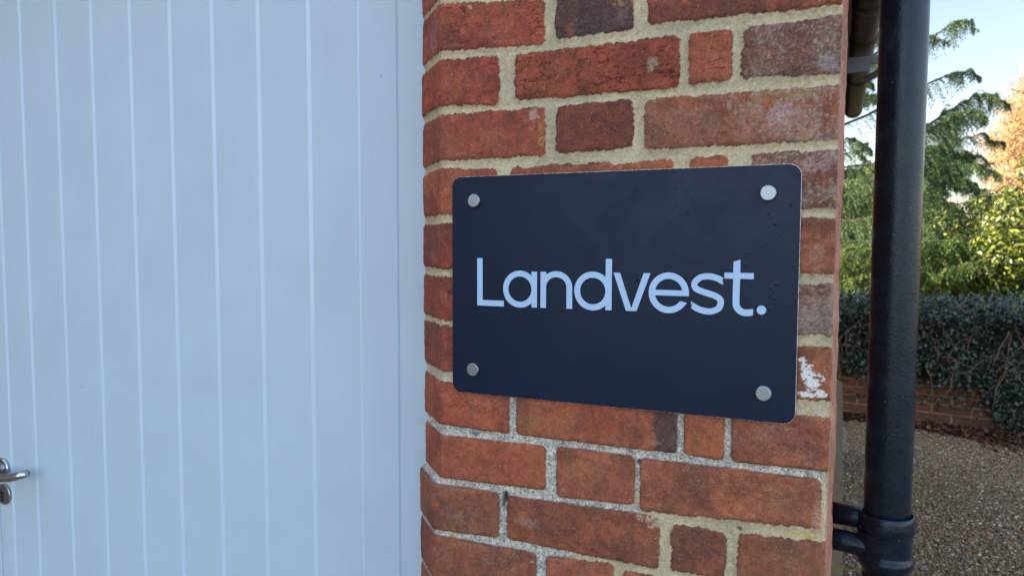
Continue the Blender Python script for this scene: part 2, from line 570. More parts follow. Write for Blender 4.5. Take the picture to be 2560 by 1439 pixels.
    # splash of old white paint on the brick right of the plate
    for (px, pz, rx, rz) in ((.4615, 1.405, .008, .010), (.467, 1.395, .010, .012), (.462, 1.3985, .007, .010), (.4665, 1.386, .006, .007), (.461, 1.3765, .010, .004), (.4765, 1.378, .007, .0045), (.457, 1.417, .006, .003), (.474, 1.396, .007, .004)):
        q = np.hypot((U - px) / rx, (Z - pz) / rz) + .5 * fbm(U, Z, 160, 3, 101)
        pw = (smooth(1.0, .8, q) * smooth(-.35, -.15, fbm(U, Z, 330, 3, 103)))[..., None]
        col = col * (1 - pw) + lin((206, 208, 208)) * pw
    # worn pinkish arris on the right
    sd_ = side[..., None]
    sc_ = lin((164, 116, 100)) * (1 + .5 * fbm(U, Z * .12, 420, 3, 111)[..., None] + .25 * fbm(U, Z, 14, 3, 113)[..., None])
    sdm = sd_ * (.88 - .30 * M)
    col = col * (1 - sdm) + sc_ * sdm
    # smears of mortar and small lichen patches left on the brick faces
    for (px, pz, rx, rz, cc, st) in SMEARS:
        q = np.hypot((U - px) / rx, (Z - pz) / rz) + .55 * fbm(U, Z, 190, 3, 161)
        w_ = (smooth(1.0, .55, q) * st * smooth(-.5, -.1, fbm(U, Z, 420, 2, 163)))[..., None]
        col = col * (1 - w_) + lin(cc) * (1 + .2 * n1[..., None]) * w_
    # pebble in the bed joint
    q = np.hypot((U - .0312) / .0062, (Z - 1.2832 + (U - .031) * .15) / .0034)
    pb = smooth(1.05, .9, q)
    col = col * (1 - pb[..., None]) + lin((104, 108, 120)) * pb[..., None]
    # ---- relief
    tilt = np.array([(random.uniform(-.0008, .0008), random.uniform(-.012, .012), random.uniform(-.012, .012)) for b in BR])[ID]
    cx_ = np.array([(max(b['x0'], -.05) + min(b['x1'], .49)) / 2 for b in BR])[ID]
    cz_ = np.array([(b['zt0'] + b['zb0']) / 2 for b in BR])[ID]
    ins = np.clip(D, 0, .05)
    hb = tilt[..., 0] + .3 * tilt[..., 1] * (U - cx_) + tilt[..., 2] * (Z - cz_)
    hb = hb - .0014 * np.exp(-ins / .0015)                       # rounded arrises
    hb = hb + .0006 * fbm(U + off, Z, 60, 4, 121) + .00045 * fbm(U + off, Z, 300, 2, 123) + .00025 * cre * fbm((U + off) * .5, Z, 500, 2, 124)
    rd = np.abs(fbm((U + off) * .30 + .02 * fbm(U, Z, 12, 2, 125), Z - .16 * U + .004 * fbm(U, Z, 30, 2, 127), 120, 4, 129))
    cs = cre * smooth(-.35, .25, fbm(U + off, Z, 24, 2, 131))
    hb = hb - .0019 * cs * smooth(.060, .0, rd)
    rd2 = np.abs(fbm((U + off) * .6, Z, 38, 3, 133))
    hb = hb - .0022 * smooth(.030, .0, rd2) * smooth(.2, .45, fbm(U + off, Z, 20, 2, 135)) * (.35 + .65 * cre)
    col = col * (1 - ((.45 * cs * smooth(.045, 0, rd) + .4 * smooth(.02, 0, rd2) * smooth(.2, .45, fbm(U + off, Z, 20, 2, 135))) * (1 - m))[..., None])
    hm_up = -.0021 + .0011 * fbm(U, Z, 35, 3, 141) + .00018 * fbm(U, Z, 260, 3, 142) - .0012 * smooth(0, -.008, D)
    hm_lo = -.0050 + .0018 * fbm(U, Z, 90, 3, 143) + .0013 * fbm(U, Z, 300, 3, 144)
    hm = hm_up * (1 - gritty) + hm_lo * gritty
    h = hb * (1 - m) + hm * m
    h = h * (1 - pb) + (-.0015 + .002 * (1 - q * q)) * pb * (pb > 0) + 0
    for (px, pz, rx, rz, dp) in ((.0765, 1.1965, .0042, .0085, .016), (.074, 1.188, .0025, .010, .008), (.2662, 1.2705, .003, .0035, .012), (.162 - .062, 1.303, .0028, .008, .008), (.3905, 1.205, 0.003, .002, .004)):
        w = smooth(1.2, .5, np.hypot((U - px) / rx, (Z - pz) / rz) + .3 * fbm(U, Z, 200, 2, 151)) * m
        h = h - w * dp
        col = col * (1 - .6 * w[..., None])
    h = h * (1 - side * .5) + side * (.0012 * fbm(U * .3, Z, 22, 4, 171) + .0010 * fbm(U * .3, Z, 90, 3, 173) - .0006)
    col = col * (1 - .45 * (side * smooth(.05, 0, np.abs(fbm(U * 9, Z * .25, 120, 3, 175))))[..., None])
    h = np.minimum(h, .0022)
    V = np.stack([X + NX * h, Y + NY * h, Z], -1).reshape(-1, 3)
    nr, nc = X.shape
    idx = np.arange(nr * nc).reshape(nr, nc)
    F = np.stack([idx[:-1, :-1], idx[:-1, 1:], idx[1:, 1:], idx[1:, :-1]], -1).reshape(-1, 4)
    return np_mesh("wall", V, F, MAT_BRICK, building, smooth=True, cols=np.clip(col, .008, .9).reshape(-1, 3),
                   extra={'mortar': m * (1 - gritty), 'coarse': m * gritty})


wall = build_brickwork()

# plain brickwork for the parts of the building away from the picture
def far_brick_mat(name, c1, c2, mort, scale=1.0, rough=0.9):
    m, nt, p = new_mat(name)
    tc = N(nt, "ShaderNodeTexCoord")
    mp = N(nt, "ShaderNodeMapping")
    nt.links.new(tc.outputs['Object'], mp.inputs['Vector'])
    nz = noise(nt, 9, 4, 0.6, tc.outputs['Object'])
    sep = N(nt, "ShaderNodeSeparateXYZ")
    nt.links.new(tc.outputs['Object'], sep.inputs[0])
    ad = N(nt, "ShaderNodeMath", operation='ADD')
    nt.links.new(sep.outputs[0], ad.inputs[0])
    nt.links.new(sep.outputs[1], ad.inputs[1])
    cb = N(nt, "ShaderNodeCombineXYZ")
    nt.links.new(ad.outputs[0], cb.inputs[0])
    nt.links.new(sep.outputs[2], cb.inputs[1])
    ds = N(nt, "ShaderNodeVectorMath", operation='SCALE')
    nt.links.new(nz.outputs['Color'], ds.inputs[0])
    ds.inputs['Scale'].default_value = 0.022
    va = N(nt, "ShaderNodeVectorMath", operation='ADD')
    nt.links.new(cb.outputs[0], va.inputs[0])
    nt.links.new(ds.outputs[0], va.inputs[1])
    b = N(nt, "ShaderNodeTexBrick", offset=0.5)
    b.inputs['Scale'].default_value = 1.0
    b.inputs['Brick Width'].default_value = 0.225
    b.inputs['Row Height'].default_value = 0.075
    b.inputs['Mortar Size'].default_value = 0.007
    b.inputs['Mortar Smooth'].default_value = 0.3
    b.inputs['Bias'].default_value = 0.0
    b.inputs['Color1'].default_value = (*c1, 1)
    b.inputs['Color2'].default_value = (*c2, 1)
    b.inputs['Mortar'].default_value = (*mort, 1)
    nt.links.new(va.outputs[0], b.inputs['Vector'])
    n2 = noise(nt, 25, 6, 0.65, tc.outputs['Object'])
    r = ramp(nt, n2.outputs['Fac'], [(0.3, (.5, .5, .5)), (0.5, (1, 1, 1)), (0.75, (1.4, 1.35, 1.3))])
    nt.links.new(mult_col(nt, b.outputs['Color'], r.outputs[0]), p.inputs['Base Color'])
    p.inputs['Roughness'].default_value = rough
    mth = N(nt, "ShaderNodeMath", operation='MULTIPLY_ADD', inputs={1: -1.0})
    nt.links.new(b.outputs['Fac'], mth.inputs[0])
    n3 = noise(nt, 120, 4, 0.6, tc.outputs['Object'])
    nt.links.new(n3.outputs['Fac'], mth.inputs[2])
    bump(nt, p, mth.outputs[0], 0.6, 0.006)
    return m


M_FARB = far_brick_mat("plain_red_brick", tuple(lin((150, 78, 58))), tuple(lin((118, 68, 56))), tuple(lin((170, 160, 132))))
parts = []
parts.append(box(.115, .4940, .106, 5.0, 0, 2.42))                # flank wall
parts.append(box(-.0955, .114, .106, .330, 0, 2.42))              # back of the pier
parts.append(box(-6.0, -.0975, .012, .330, 2.36, 2.62))           # over the doors
parts.append(box(-6.0, -2.66, .012, .330, 0, 2.355))              # left of the doors
parts.append(box(-6.0, .4935, 4.7, 4.995, 0, 2.42))
mesh_obj("flank_wall", *join(parts), M_FARB, building)
# roof
M_TILE = simple("clay_roof_tile", tuple(lin((120, 74, 58))), 0.85, nscale=6, var=.3, bstr=.6, bdist=.01)
rv = [(-6.2, -.12, 2.64), (.56, -.12, 2.64), (.56, 5.15, 2.64), (-6.2, 5.15, 2.64), (-3, .2, 4.6), (-3, 4.9, 4.6)]
mesh_obj("roof", rv, [(0, 1, 2, 3), (0, 4, 1), (1, 4, 5, 2), (2, 5, 3), (3, 5, 4, 0)], M_TILE, building)
M_FASC = simple("weathered_fascia_timber", tuple(lin((88, 66, 56))), 0.8, nscale=30, var=.3)
mesh_obj("fascia", *join([box(.498, .522, .40, 4.99, 2.43, 2.635), box(.4955, .519, .30, .395, 2.30, 2.63)]), M_FASC, building)
# mossy plinth along the flank wall
def plinth_mat():
    m, nt, p = new_mat("mossy_plinth_brick")
    n = noise(nt, 14, 6, .65)
    r = ramp(nt, n.outputs['Fac'], [(0.32, tuple(lin((74, 56, 46)))), (0.45, tuple(lin((104, 78, 62)))), (0.54, tuple(lin((84, 80, 46)))), (0.68, tuple(lin((104, 104, 58))))])
    nt.links.new(r.outputs[0], p.inputs['Base Color'])
    p.inputs['Roughness'].default_value = .95
    n2 = noise(nt, 90, 5, .7)
    bump(nt, p, n2.outputs['Fac'], .8, .01)
    return m
pv = []
pl_y = [.5, 2.0, 2.75, 3.5, 4.25, 5.0]
pl_x = [.540, .551, .557, .567, .574, .578]
ptop = [.50, .52, .53, .54, .545, .55]
for y_, x_, t_ in zip(pl_y, pl_x, ptop):
    pv += [(.4942, y_, 0), (x_, y_, 0), (x_ - .006, y_, t_ - .03), (.4942, y_, t_)]
pf = []
for i in range(len(pl_y) - 1):
    for k in range(4):
        pf.append((i * 4 + k, i * 4 + (k + 1) % 4, (i + 1) * 4 + (k + 1) % 4, (i + 1) * 4 + k))
pf += [(3, 2, 1, 0), tuple(len(pv) - 4 + k for k in range(4))]
mesh_obj("plinth", pv, pf, plinth_mat(), building)

# unseen house added on the left to block sun and sky from the facade
house = empty("added_shade_house", (-11, -7, 0))
tag(house, "added two storey brick house, out of view on the left, shading the doors and pier", "house")
mesh_obj("wall", *box(-14.0, -5.0, -13.0, -.7, 0, 6.4), M_FARB, house)
mesh_obj("roof", [(-14.4, -13.4, 6.402), (-4.6, -13.4, 6.402), (-4.6, -.4, 6.402), (-14.4, -.4, 6.402), (-9.5, -11.5, 9.4), (-9.5, -2.5, 9.4)],
         [(3, 2, 1, 0), (0, 1, 4), (1, 2, 5, 4), (2, 3, 5), (3, 0, 4, 5)], M_TILE, house)
M_WIN = simple("dark_window_glass", (.03, .035, .04), .08)
M_WFR = simple("white_window_frame", (.75, .75, .73), .5)
for wy in (-11, -7, -3):
    for wz in (.95, 3.6):
        wf = mesh_obj("window", *join([box(-4.999, -4.94, wy - .6, wy - .52, wz, wz + 1.3), box(-4.999, -4.94, wy + .52, wy + .6, wz, wz + 1.3),
                                       box(-4.999, -4.942, wy - .519, wy + .519, wz, wz + .08), box(-4.999, -4.942, wy - .519, wy + .519, wz + 1.22, wz + 1.3)]), M_WFR, house)
        mesh_obj("pane", *box(-4.99, -4.97, wy - .518, wy + .518, wz + .081, wz + 1.219), M_WIN, wf)

# ------------------------------------------------------------------ boarded doors
def door_mat():
    m, nt, p = new_mat("pale_blue_paint")
    tc = N(nt, "ShaderNodeTexCoord")
    n = noise(nt, 5, 5, .6, tc.outputs['Object'])
    c = lin((170, 193, 210))
    mp0 = N(nt, "ShaderNodeMapping")
    mp0.inputs['Scale'].default_value = (90, 90, 2.5)
    nt.links.new(tc.outputs['Object'], mp0.inputs['Vector'])
    nb = noise(nt, 2, 5, .65, mp0.outputs[0])
    av = N(nt, "ShaderNodeMath", operation='MULTIPLY_ADD', inputs={1: .28})
    nt.links.new(nb.outputs['Fac'], av.inputs[0])
    hf = N(nt, "ShaderNodeMath", operation='MULTIPLY', inputs={1: .72})
    nt.links.new(n.outputs['Fac'], hf.inputs[0])
    nt.links.new(hf.outputs[0], av.inputs[2])
    r = ramp(nt, av.outputs[0], [(0.3, tuple(c * .95)), (0.7, tuple(c * 1.04))])
    # a few dirt specks
    vo = N(nt, "ShaderNodeTexVoronoi", inputs={'Scale': 9.0, 'Randomness': 1.0})
    nt.links.new(tc.outputs['Object'], vo.inputs['Vector'])
    sp = ramp(nt, vo.outputs['Distance'], [(0.012, (0.45, 0.43, 0.4)), (0.022, (1, 1, 1))])
    nt.links.new(mult_col(nt, r.outputs[0], sp.outputs[0]), p.inputs['Base Color'])
    p.inputs['Roughness'].default_value = .42
    mp = N(nt, "ShaderNodeMapping")
    mp.inputs['Scale'].default_value = (60, 60, 3)
    nt.links.new(tc.outputs['Object'], mp.inputs['Vector'])
    n2 = noise(nt, 4, 5, .6, mp.outputs[0])
    bump(nt, p, n2.outputs['Fac'], .12, .0008)
    return m
M_DOOR = door_mat()
M_GROOVE = simple("groove_highlight_paint", tuple(lin((175, 199, 219))), .4, nscale=8, var=.03, bstr=.03)  # groove facets painted paler to imitate light caught in the joints
M_GASK = simple("dark_door_gap", (.03, .035, .04), .8)


def boarded(name, x0, x1, grooves, z0, z1, yf, parent):
    """tongue and groove boarding: one sheet with real V joints"""
    pts = [(x0, yf + .040), (x0, yf + .003), (x0 + .003, yf)]
    for g, w, dp in grooves:
        pts += [(g - w * .60, yf), (g - w * .52, yf + .0005), (g + w * .40, yf + dp * .62), (g + w * .44, yf + dp), (g + w * .50, yf + dp), (g + w * .54, yf)]
    pts += [(x1 - .003, yf), (x1, yf + .003), (x1, yf + .040)]
    V, F = [], []
    for z in (z0, z1):
        V += [(x, y, z) for x, y in pts]
    n = len(pts)
    for i in range(n):
        j = (i + 1) % n
        F.append((i, j, n + j, n + i))
    F.append(tuple(range(n))[::-1])
    F.append(tuple(range(n, 2 * n)))
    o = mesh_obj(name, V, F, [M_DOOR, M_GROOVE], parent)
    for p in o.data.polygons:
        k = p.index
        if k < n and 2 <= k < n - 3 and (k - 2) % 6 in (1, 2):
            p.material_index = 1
    return o


YD = .2
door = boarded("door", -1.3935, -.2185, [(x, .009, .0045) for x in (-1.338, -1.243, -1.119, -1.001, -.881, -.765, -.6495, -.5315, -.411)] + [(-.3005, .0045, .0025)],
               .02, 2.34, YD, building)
door['label'] = "pale blue boarded door leaf with a steel lever handle"
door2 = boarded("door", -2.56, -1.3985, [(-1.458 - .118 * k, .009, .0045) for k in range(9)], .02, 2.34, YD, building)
mesh_obj("door_frame", *join([box(-.2145, -.1872, YD - .004, .29, 0, 2.345), box(-.1868, -.0975, YD - .009, .29, 0, 2.348),
                              box(-.0975, .02, .331, .34, 0, 2.34),
                              box(-2.655, -2.564, YD - .006, .29, 0, 2.35), box(-2.56, -.2147, YD + .002, .29, 2.3445, 2.355)]), M_DOOR, building)
mesh_obj("door_gap", *box(-2.62, -.19, YD + .045, YD + .05, .0, 2.34), M_GASK, building)

# handle
def steel_mat(name, rough=.28, col=(.52, .54, .56), aniso=0.0):
    m, nt, p = new_mat(name)
    p.inputs['Metallic'].default_value = 1.0
    n = noise(nt, 300, 3, .6)
    r = ramp(nt, n.outputs['Fac'], [(0.3, tuple(np.array(col) * .88)), (0.7, col)])
    nt.links.new(r.outputs[0], p.inputs['Base Color'])
    p.inputs['Roughness'].default_value = rough
    bump(nt, p, n.outputs['Fac'], .05, .0003)
    return m
M_STEEL = steel_mat("brushed_steel")
M_STEELD = steel_mat("dull_keyhole_steel", .4, (.38, .40, .42))
rc = (-1.3705, YD, .9945)
handle = mesh_obj("door_handle", *tube([(rc[0], YD - .006, rc[2]), (rc[0], YD - .030, rc[2]), (rc[0] + .003, YD - .044, rc[2]), (rc[0] + .014, YD - .052, rc[2]),
                                          (rc[0] + .045, YD - .054, rc[2] - .001), (rc[0] + .075, YD - .053, rc[2] - .000), (rc[0] + .105, YD - .049, rc[2] + .004),
                                          (rc[0] + .128, YD - .043, rc[2] + .010), (rc[0] + .146, YD - .035, rc[2] + .016)], .0092, 24), M_STEEL, door, smooth=True)
mesh_obj("rose", *lathe([(.0262, -.0002), (.0262, -.006), (.0245, -.0085), (.012, -.009), (.0115, -.013), (.002, -.013)], rc, 48, 'y'), M_STEEL, door, smooth=False)
kc = (-1.3695, YD, .9300)
mesh_obj("escutcheon", *lathe([(.0262, -.0002), (.0262, -.0045), (.0248, -.006), (.002, -.0062)], kc, 48, 'y'), M_STEELD, door)
kv, kf = join([lathe([(.0062, 0), (.0062, -.0085), (.005, -.0092), (.001, -.0093)], (kc[0] - .001, YD, kc[2] + .008), 24, 'y'),
               box(kc[0] - .0045, kc[0] + .0025, YD - .0085, YD - .001, kc[2] - .017, kc[2] + .004)])
mesh_obj("key_cylinder", kv, kf, simple("dark_cylinder_steel", (.10, .11, .12), .35, 1.0), door)

# ------------------------------------------------------------------ the sign
W_, H_, ZB = .4508, .3, 1.3414
sign = empty("name_plate", (W_ / 2, 0, ZB))
tag(sign, "dark navy rectangular plate with pale blue lettering screwed to the red brick pier", "sign")


def rrect(x0, x1, z0, z1, r, n=10, jit=0.0, step=.0025):
    P = []
    for cx, cz, a0 in ((x1 - r, z1 - r, 0), (x0 + r, z1 - r, 90), (x0 + r, z0 + r, 180), (x1 - r, z0 + r, 270)):
        for k in range(n + 1):
            a = R(a0 + 90 * k / n)
            P.append((cx + r * math.cos(a), cz + r * math.sin(a)))
    # subdivide long sides
    Q = []
    for i, p in enumerate(P):
        q = P[(i + 1) % len(P)]
        d = math.hypot(q[0] - p[0], q[1] - p[1])
        k = max(1, int(d / step)) if jit else 1
        for j in range(k):
            t = j / k
            Q.append((p[0] + (q[0] - p[0]) * t + random.uniform(-jit, jit), p[1] + (q[1] - p[1]) * t + random.uniform(-jit, jit)))
    return Q


def slab(poly, yf, yb, bev=0.0):
    n = len(poly)
    V = [(x, yb, z) for x, z in poly] + [(x, yf, z) for x, z in poly]
    F = [tuple(range(n)), tuple(range(n, 2 * n))[::-1]]
    for i in range(n):
        j = (i + 1) % n
        F.append((i, n + i, n + j, j))
    return V, F


M_CORE = simple("pale_aluminium_plate", (.52, .56, .62), .45, .4)
def vinyl_mat():
    m, nt, p = new_mat("navy_vinyl")
    tc = N(nt, "ShaderNodeTexCoord")
    n = noise(nt, 9, 4, .6, tc.outputs['Object'])
    r = ramp(nt, n.outputs['Fac'], [(0.3, (.0052, .0108, .0275)), (0.7, (.0064, .0128, .0315))])
    nt.links.new(r.outputs[0], p.inputs['Base Color'])
    p.inputs['Roughness'].default_value = .38
    p.inputs['Specular IOR Level'].default_value = .22
    p.inputs['Specular Tint'].default_value = (.60, .76, 1.0, 1)
    sm = noise(nt, 14, 6, .7, tc.outputs['Object'], 1.5)
    rs = ramp(nt, sm.outputs['Fac'], [(0.35, (.33,) * 3), (0.7, (.48,) * 3)])
    nt.links.new(rs.outputs[0], p.inputs['Roughness'])
    # weave + bubbles toward the top right
    sep = N(nt, "ShaderNodeSeparateXYZ")
    nt.links.new(tc.outputs['Object'], sep.inputs[0])
    vo = N(nt, "ShaderNodeTexVoronoi", inputs={'Scale': 95.0, 'Randomness': 1.0})
    nt.links.new(tc.outputs['Object'], vo.inputs['Vector'])
    bub = N(nt, "ShaderNodeMapRange", inputs={'From Min': .0, 'From Max': .30, 'To Min': 1.0, 'To Max': 0.0})
    nt.links.new(vo.outputs['Distance'], bub.inputs[0])
    nm = noise(nt, 17, 3, .5, tc.outputs['Object'])
    a = N(nt, "ShaderNodeMath", operation='MULTIPLY_ADD', inputs={1: 2.2, 2: 0.0})
    nt.links.new(sep.outputs[0], a.inputs[0])          # further right
    b = N(nt, "ShaderNodeMath", operation='MULTIPLY_ADD', inputs={1: 2.0})
    nt.links.new(sep.outputs[2], b.inputs[0])
    nt.links.new(a.outputs[0], b.inputs[2])
    c = N(nt, "ShaderNodeMath", operation='MULTIPLY_ADD', inputs={1: 3.2})
    nt.links.new(nm.outputs['Fac'], c.inputs[0])
    nt.links.new(b.outputs[0], c.inputs[2])
    mk = N(nt, "ShaderNodeMapRange", inputs={'From Min': 5.48, 'From Max': 5.95})
    nt.links.new(c.outputs[0], mk.inputs[0])
    mu = N(nt, "ShaderNodeMath", operation='MULTIPLY')
    nt.links.new(mk.outputs[0], mu.inputs[0])
    nt.links.new(bub.outputs[0], mu.inputs[1])
    fine = noise(nt, 900, 2, .6, tc.outputs['Object'])
    ad = N(nt, "ShaderNodeMath", operation='MULTIPLY_ADD', inputs={1: .05})
    nt.links.new(fine.outputs['Fac'], ad.inputs[0])
    nt.links.new(mu.outputs[0], ad.inputs[2])
    bump(nt, p, ad.outputs[0], .55, .0010)
    return m
M_VINYL = vinyl_mat()
mesh_obj("board", *slab(rrect(0, W_, ZB, ZB + H_, .0135), .0003, .0034), M_CORE, sign)
mesh_obj("face", *slab(rrect(.0000, W_ - .0004, ZB + .0002, ZB + H_ - .0003, .0134, 10, .00016), .0000, .00028), M_VINYL, sign)
M_LET = simple("pale_blue_vinyl_letter", tuple(lin((148, 180, 216))), .5, nscale=20, var=.02, bstr=.03)


def ribbon(pts, w, y=-.0005, closed=False, ends=None):
    """flat stroke of width w along (x,z) points, a thin raised sheet; w may be a list"""
    n = len(pts)
    P = np.array(pts, float)
    ws = np.array(w if hasattr(w, '__len__') else [w] * n) / 2
    if closed: t = np.roll(P, -1, 0) - np.roll(P, 1, 0)
    else: t = np.gradient(P, axis=0)
    t /= np.linalg.norm(t, axis=1)[:, None]
    nn = np.stack([-t[:, 1], t[:, 0]], 1)
    Lf, Rt = P + nn * ws[:, None], P - nn * ws[:, None]
    if ends:
        for k, v in ends.items():
            Lf[k], Rt[k] = np.array(v[0]), np.array(v[1])
    V, F = [], []
    for i in range(n):
        for q in (Lf[i], Rt[i]):
            V += [(q[0], y, q[1]), (q[0], -.00002, q[1])]
    for i in range(n if closed else n - 1):
        a, b = i * 4, ((i + 1) % n) * 4
        F += [(a, b, b + 2, a + 2), (a, a + 1, b + 1, b), (a + 2, b + 2, b + 3, a + 3)]
    if not closed:
        F += [(0, 2, 3, 1), ((n - 1) * 4, (n - 1) * 4 + 1, (n - 1) * 4 + 3, (n - 1) * 4 + 2)]
    return V, F


def arc(cx, cz, rx, rz, a0, a1, n=40):
    return [(cx + rx * math.cos(R(a0 + (a1 - a0) * k / n)), cz + rz * math.sin(R(a0 + (a1 - a0) * k / n))) for k in range(n + 1)]


def poly(pts, y=-.0005):
    n = len(pts)
    V = [(x, y, z) for x, z in pts] + [(x, -.00002, z) for x, z in pts]
    F = [tuple(range(n))]
    for i in range(n):
        j = (i + 1) % n
        F.append((i, n + i, n + j, j))
    return V, F


def rect(x0, x1, z0, z1, y=-.00045): return poly([(x0, z0), (x1, z0), (x1, z1), (x0, z1)], y)
def letter(label, prts):
    return tag(mesh_obj("letter", *join(prts), M_LET, sign), label)
S = .0078
letter("letter L", [poly([(.0389, 1.4648), (.0792, 1.4648), (.0792, 1.4725), (.0470, 1.4725), (.0470, 1.5299), (.0389, 1.5299)])])
letter("letter a", [ribbon(arc(.1029, 1.4890, .0208, .0209, 0, 351, 60), S, closed=True), rect(.1198, .1276, 1.4651, 1.5127)])
letter("letter n", [rect(.1327, .1405, 1.4651, 1.5129), ribbon([(.1731, 1.4655), (.1731, 1.480), (.1731, 1.4905)] + arc(.15485, 1.4925, .01825, .0176, 4, 176, 40), S, ends={0: ((.1692, 1.4654), (.1770, 1.4654))})])
letter("letter d", [ribbon(arc(.2047, 1.4894, .0209, .0210, 0, 351, 60), S, closed=True), rect(.2219, .2299, 1.4656, 1.5309)])
letter("letter v", [poly([(.2322, 1.5135), (.2488, 1.4658), (.2554, 1.4658), (.2555, 1.4690), (.2406, 1.5135)]), poly([(.2554, 1.4658), (.2622, 1.4658), (.2793, 1.5137), (.2708, 1.5137), (.2555, 1.4690)], -.00047)])
ea = arc(.3021, 1.4900, .0208, .0211, -2, 326, 60)
letter("letter e", [ribbon(ea, S, ends={0: ((.2984 + .0186, 1.4866), (.3266, 1.4866)), len(ea) - 1: ((.3173, 1.4802), (.3245, 1.4783))}), rect(.2835, .3264, 1.4866, 1.4934)])
# s: spline through centre line
def spline(ctrl, n=14):
    out = []
    c = [ctrl[0]] + list(ctrl) + [ctrl[-1]]
    for i in range(1, len(c) - 2):
        p0, p1, p2, p3 = map(np.array, c[i - 1:i + 3])
        for k in range(n):
            t = k / n
            out.append(tuple(.5 * (2 * p1 + (p2 - p0) * t + (2 * p0 - 5 * p1 + 4 * p2 - p3) * t * t + (3 * p1 - p0 - 3 * p2 + p3) * t ** 3)))
    out.append(tuple(ctrl[-1]))
    return out
sp_ = spline([(.3668, 1.5055), (.3590, 1.5095), (.3500, 1.5113), (.3405, 1.5098), (.3345, 1.5050), (.3331, 1.5005), (.3352, 1.4962), (.3420, 1.4931), (.3500, 1.4906),
              (.3580, 1.4880), (.3635, 1.4840), (.3645, 1.4795), (.3622, 1.4735), (.3560, 1.4700), (.3495, 1.4690), (.3390, 1.4712), (.3296, 1.4764)])
letter("letter s", [ribbon(sp_, .0073, ends={0: ((.3668, 1.5014), (.3669, 1.5094)), len(sp_) - 1: ((.3296, 1.4720), (.3296, 1.4806))})])
tt = [(.3822, 1.5300), (.3822, 1.5100), (.3820, 1.4950), (.3820, 1.4815)] + arc(.3932, 1.4806, .0112, .0114, 184, 262, 16) + [(.3970, 1.4694), (.4015, 1.4703)]
letter("letter t", [ribbon(tt, .0078, ends={0: ((.3861, 1.5317), (.3783, 1.5292)), len(tt) - 1: ((.4015, 1.4740), (.4015, 1.4666))}), rect(.3681, .4014, 1.5091, 1.5161, -.00046)])
tag(mesh_obj("full_stop", *poly(arc(.4108, 1.4731, .0052, .0053, 0, 351, 39)), M_LET, sign), "round full stop")
M_CAP = steel_mat("satin_aluminium_cap", .42, (.25, .30, .38))
capm = None
for k, (x, z) in enumerate(((.0357, 1.6081), (.4154, 1.6086), (.0337, 1.3757), (.4155, 1.3758))):
    if capm is None:
        c_ = mesh_obj("screw_cap", *lathe([(.0092, -.0001), (.0092, -.0046), (.0088, -.0054), (.0080, -.0058), (.0004, -.0058)], (0, 0, 0), 40, 'y'), M_CAP, None)
        capm = c_.data
        c_.parent = sign
    else:
        c_ = bpy.data.objects.new("screw_cap", capm)
        COL.objects.link(c_)
        c_.parent = sign
    c_.location = (x - W_ / 2, 0, z - ZB)

# ------------------------------------------------------------------ drainpipe
def pipe_mat():
    m, nt, p = new_mat("black_painted_cast_iron")
    tc = N(nt, "ShaderNodeTexCoord")
    n = noise(nt, 30, 6, .65, tc.outputs['Object'])
    r = ramp(nt, n.outputs['Fac'], [(0.3, (.0035, .0065, .013)), (0.60, (.006, .010, .019)), (0.74, (.026, .033, .044))])
    n4 = noise(nt, 150, 2, .5, tc.outputs['Object'])
    fl = ramp(nt, n4.outputs['Fac'], [(0.75, (0, 0, 0)), (0.79, (.16, .17, .19))])
    ad = N(nt, "ShaderNodeMix", data_type='RGBA', blend_type='ADD')
    ad.inputs[0].default_value = 1
    nt.links.new(r.outputs[0], ad.inputs[6])
    nt.links.new(fl.outputs[0], ad.inputs[7])
    nt.links.new(ad.outputs[2], p.inputs['Base Color'])
    p.inputs['Specular IOR Level'].default_value = .30
    p.inputs['Specular Tint'].default_value = (.68, .83, 1.0, 1)
    rr = ramp(nt, n.outputs['Fac'], [(0.35, (.20,) * 3), (0.75, (.42,) * 3)])
    nt.links.new(rr.outputs[0], p.inputs['Roughness'])
    n2 = noise(nt, 260, 4, .6, tc.outputs['Object'])
    bump(nt, p, n2.outputs['Fac'], .45, .0012)
    return m
M_PIPE = pipe_mat()
PX, PY, PR = .5690, .300, .0318
dp = empty("drainpipe", (PX, PY, 0))
tag(dp, "upright black cast iron drainpipe standing beside the brick pier", "drainpipe")
mesh_obj("pipe", *lathe([(PR, 1.120), (PR, 1.16), (PR, 1.2), (PR, 1.3), (PR, 1.4), (PR, 1.5), (PR, 1.6), (PR, 1.7), (PR, 1.8), (PR, 1.9), (PR, 1.98), (PR, 2.0), (PR + .006, 2.02), (PR + .006, 2.10), (PR, 2.12), (PR, 2.46)], (PX, PY, 0), 72), M_PIPE, dp, smooth=True)
mesh_obj("pipe", *lathe([(PR - .001, .12), (PR - .001, 1.09)], (PX, PY, 0), 72), M_PIPE, dp, smooth=True)
soc = [(PR - .0005, 1.062), (PR + .0008, 1.070), (PR + .0045, 1.073), (PR + .0068, 1.078), (PR + .0072, 1.083), (PR + .0062, 1.088), (PR + .0038, 1.091), (PR + .0034, 1.095), (PR + .0034, 1.120),
       (PR + .0038, 1.124), (PR + .0064, 1.127), (PR + .0074, 1.132), (PR + .0072, 1.139), (PR + .0060, 1.146), (PR + .0050, 1.152), (PR + .0040, 1.1535), (PR + .0016, 1.152), (PR + .0012, 1.140)]
mesh_obj("socket_collar", *lathe(soc, (PX, PY, 0), 72), M_PIPE, dp, smooth=True)
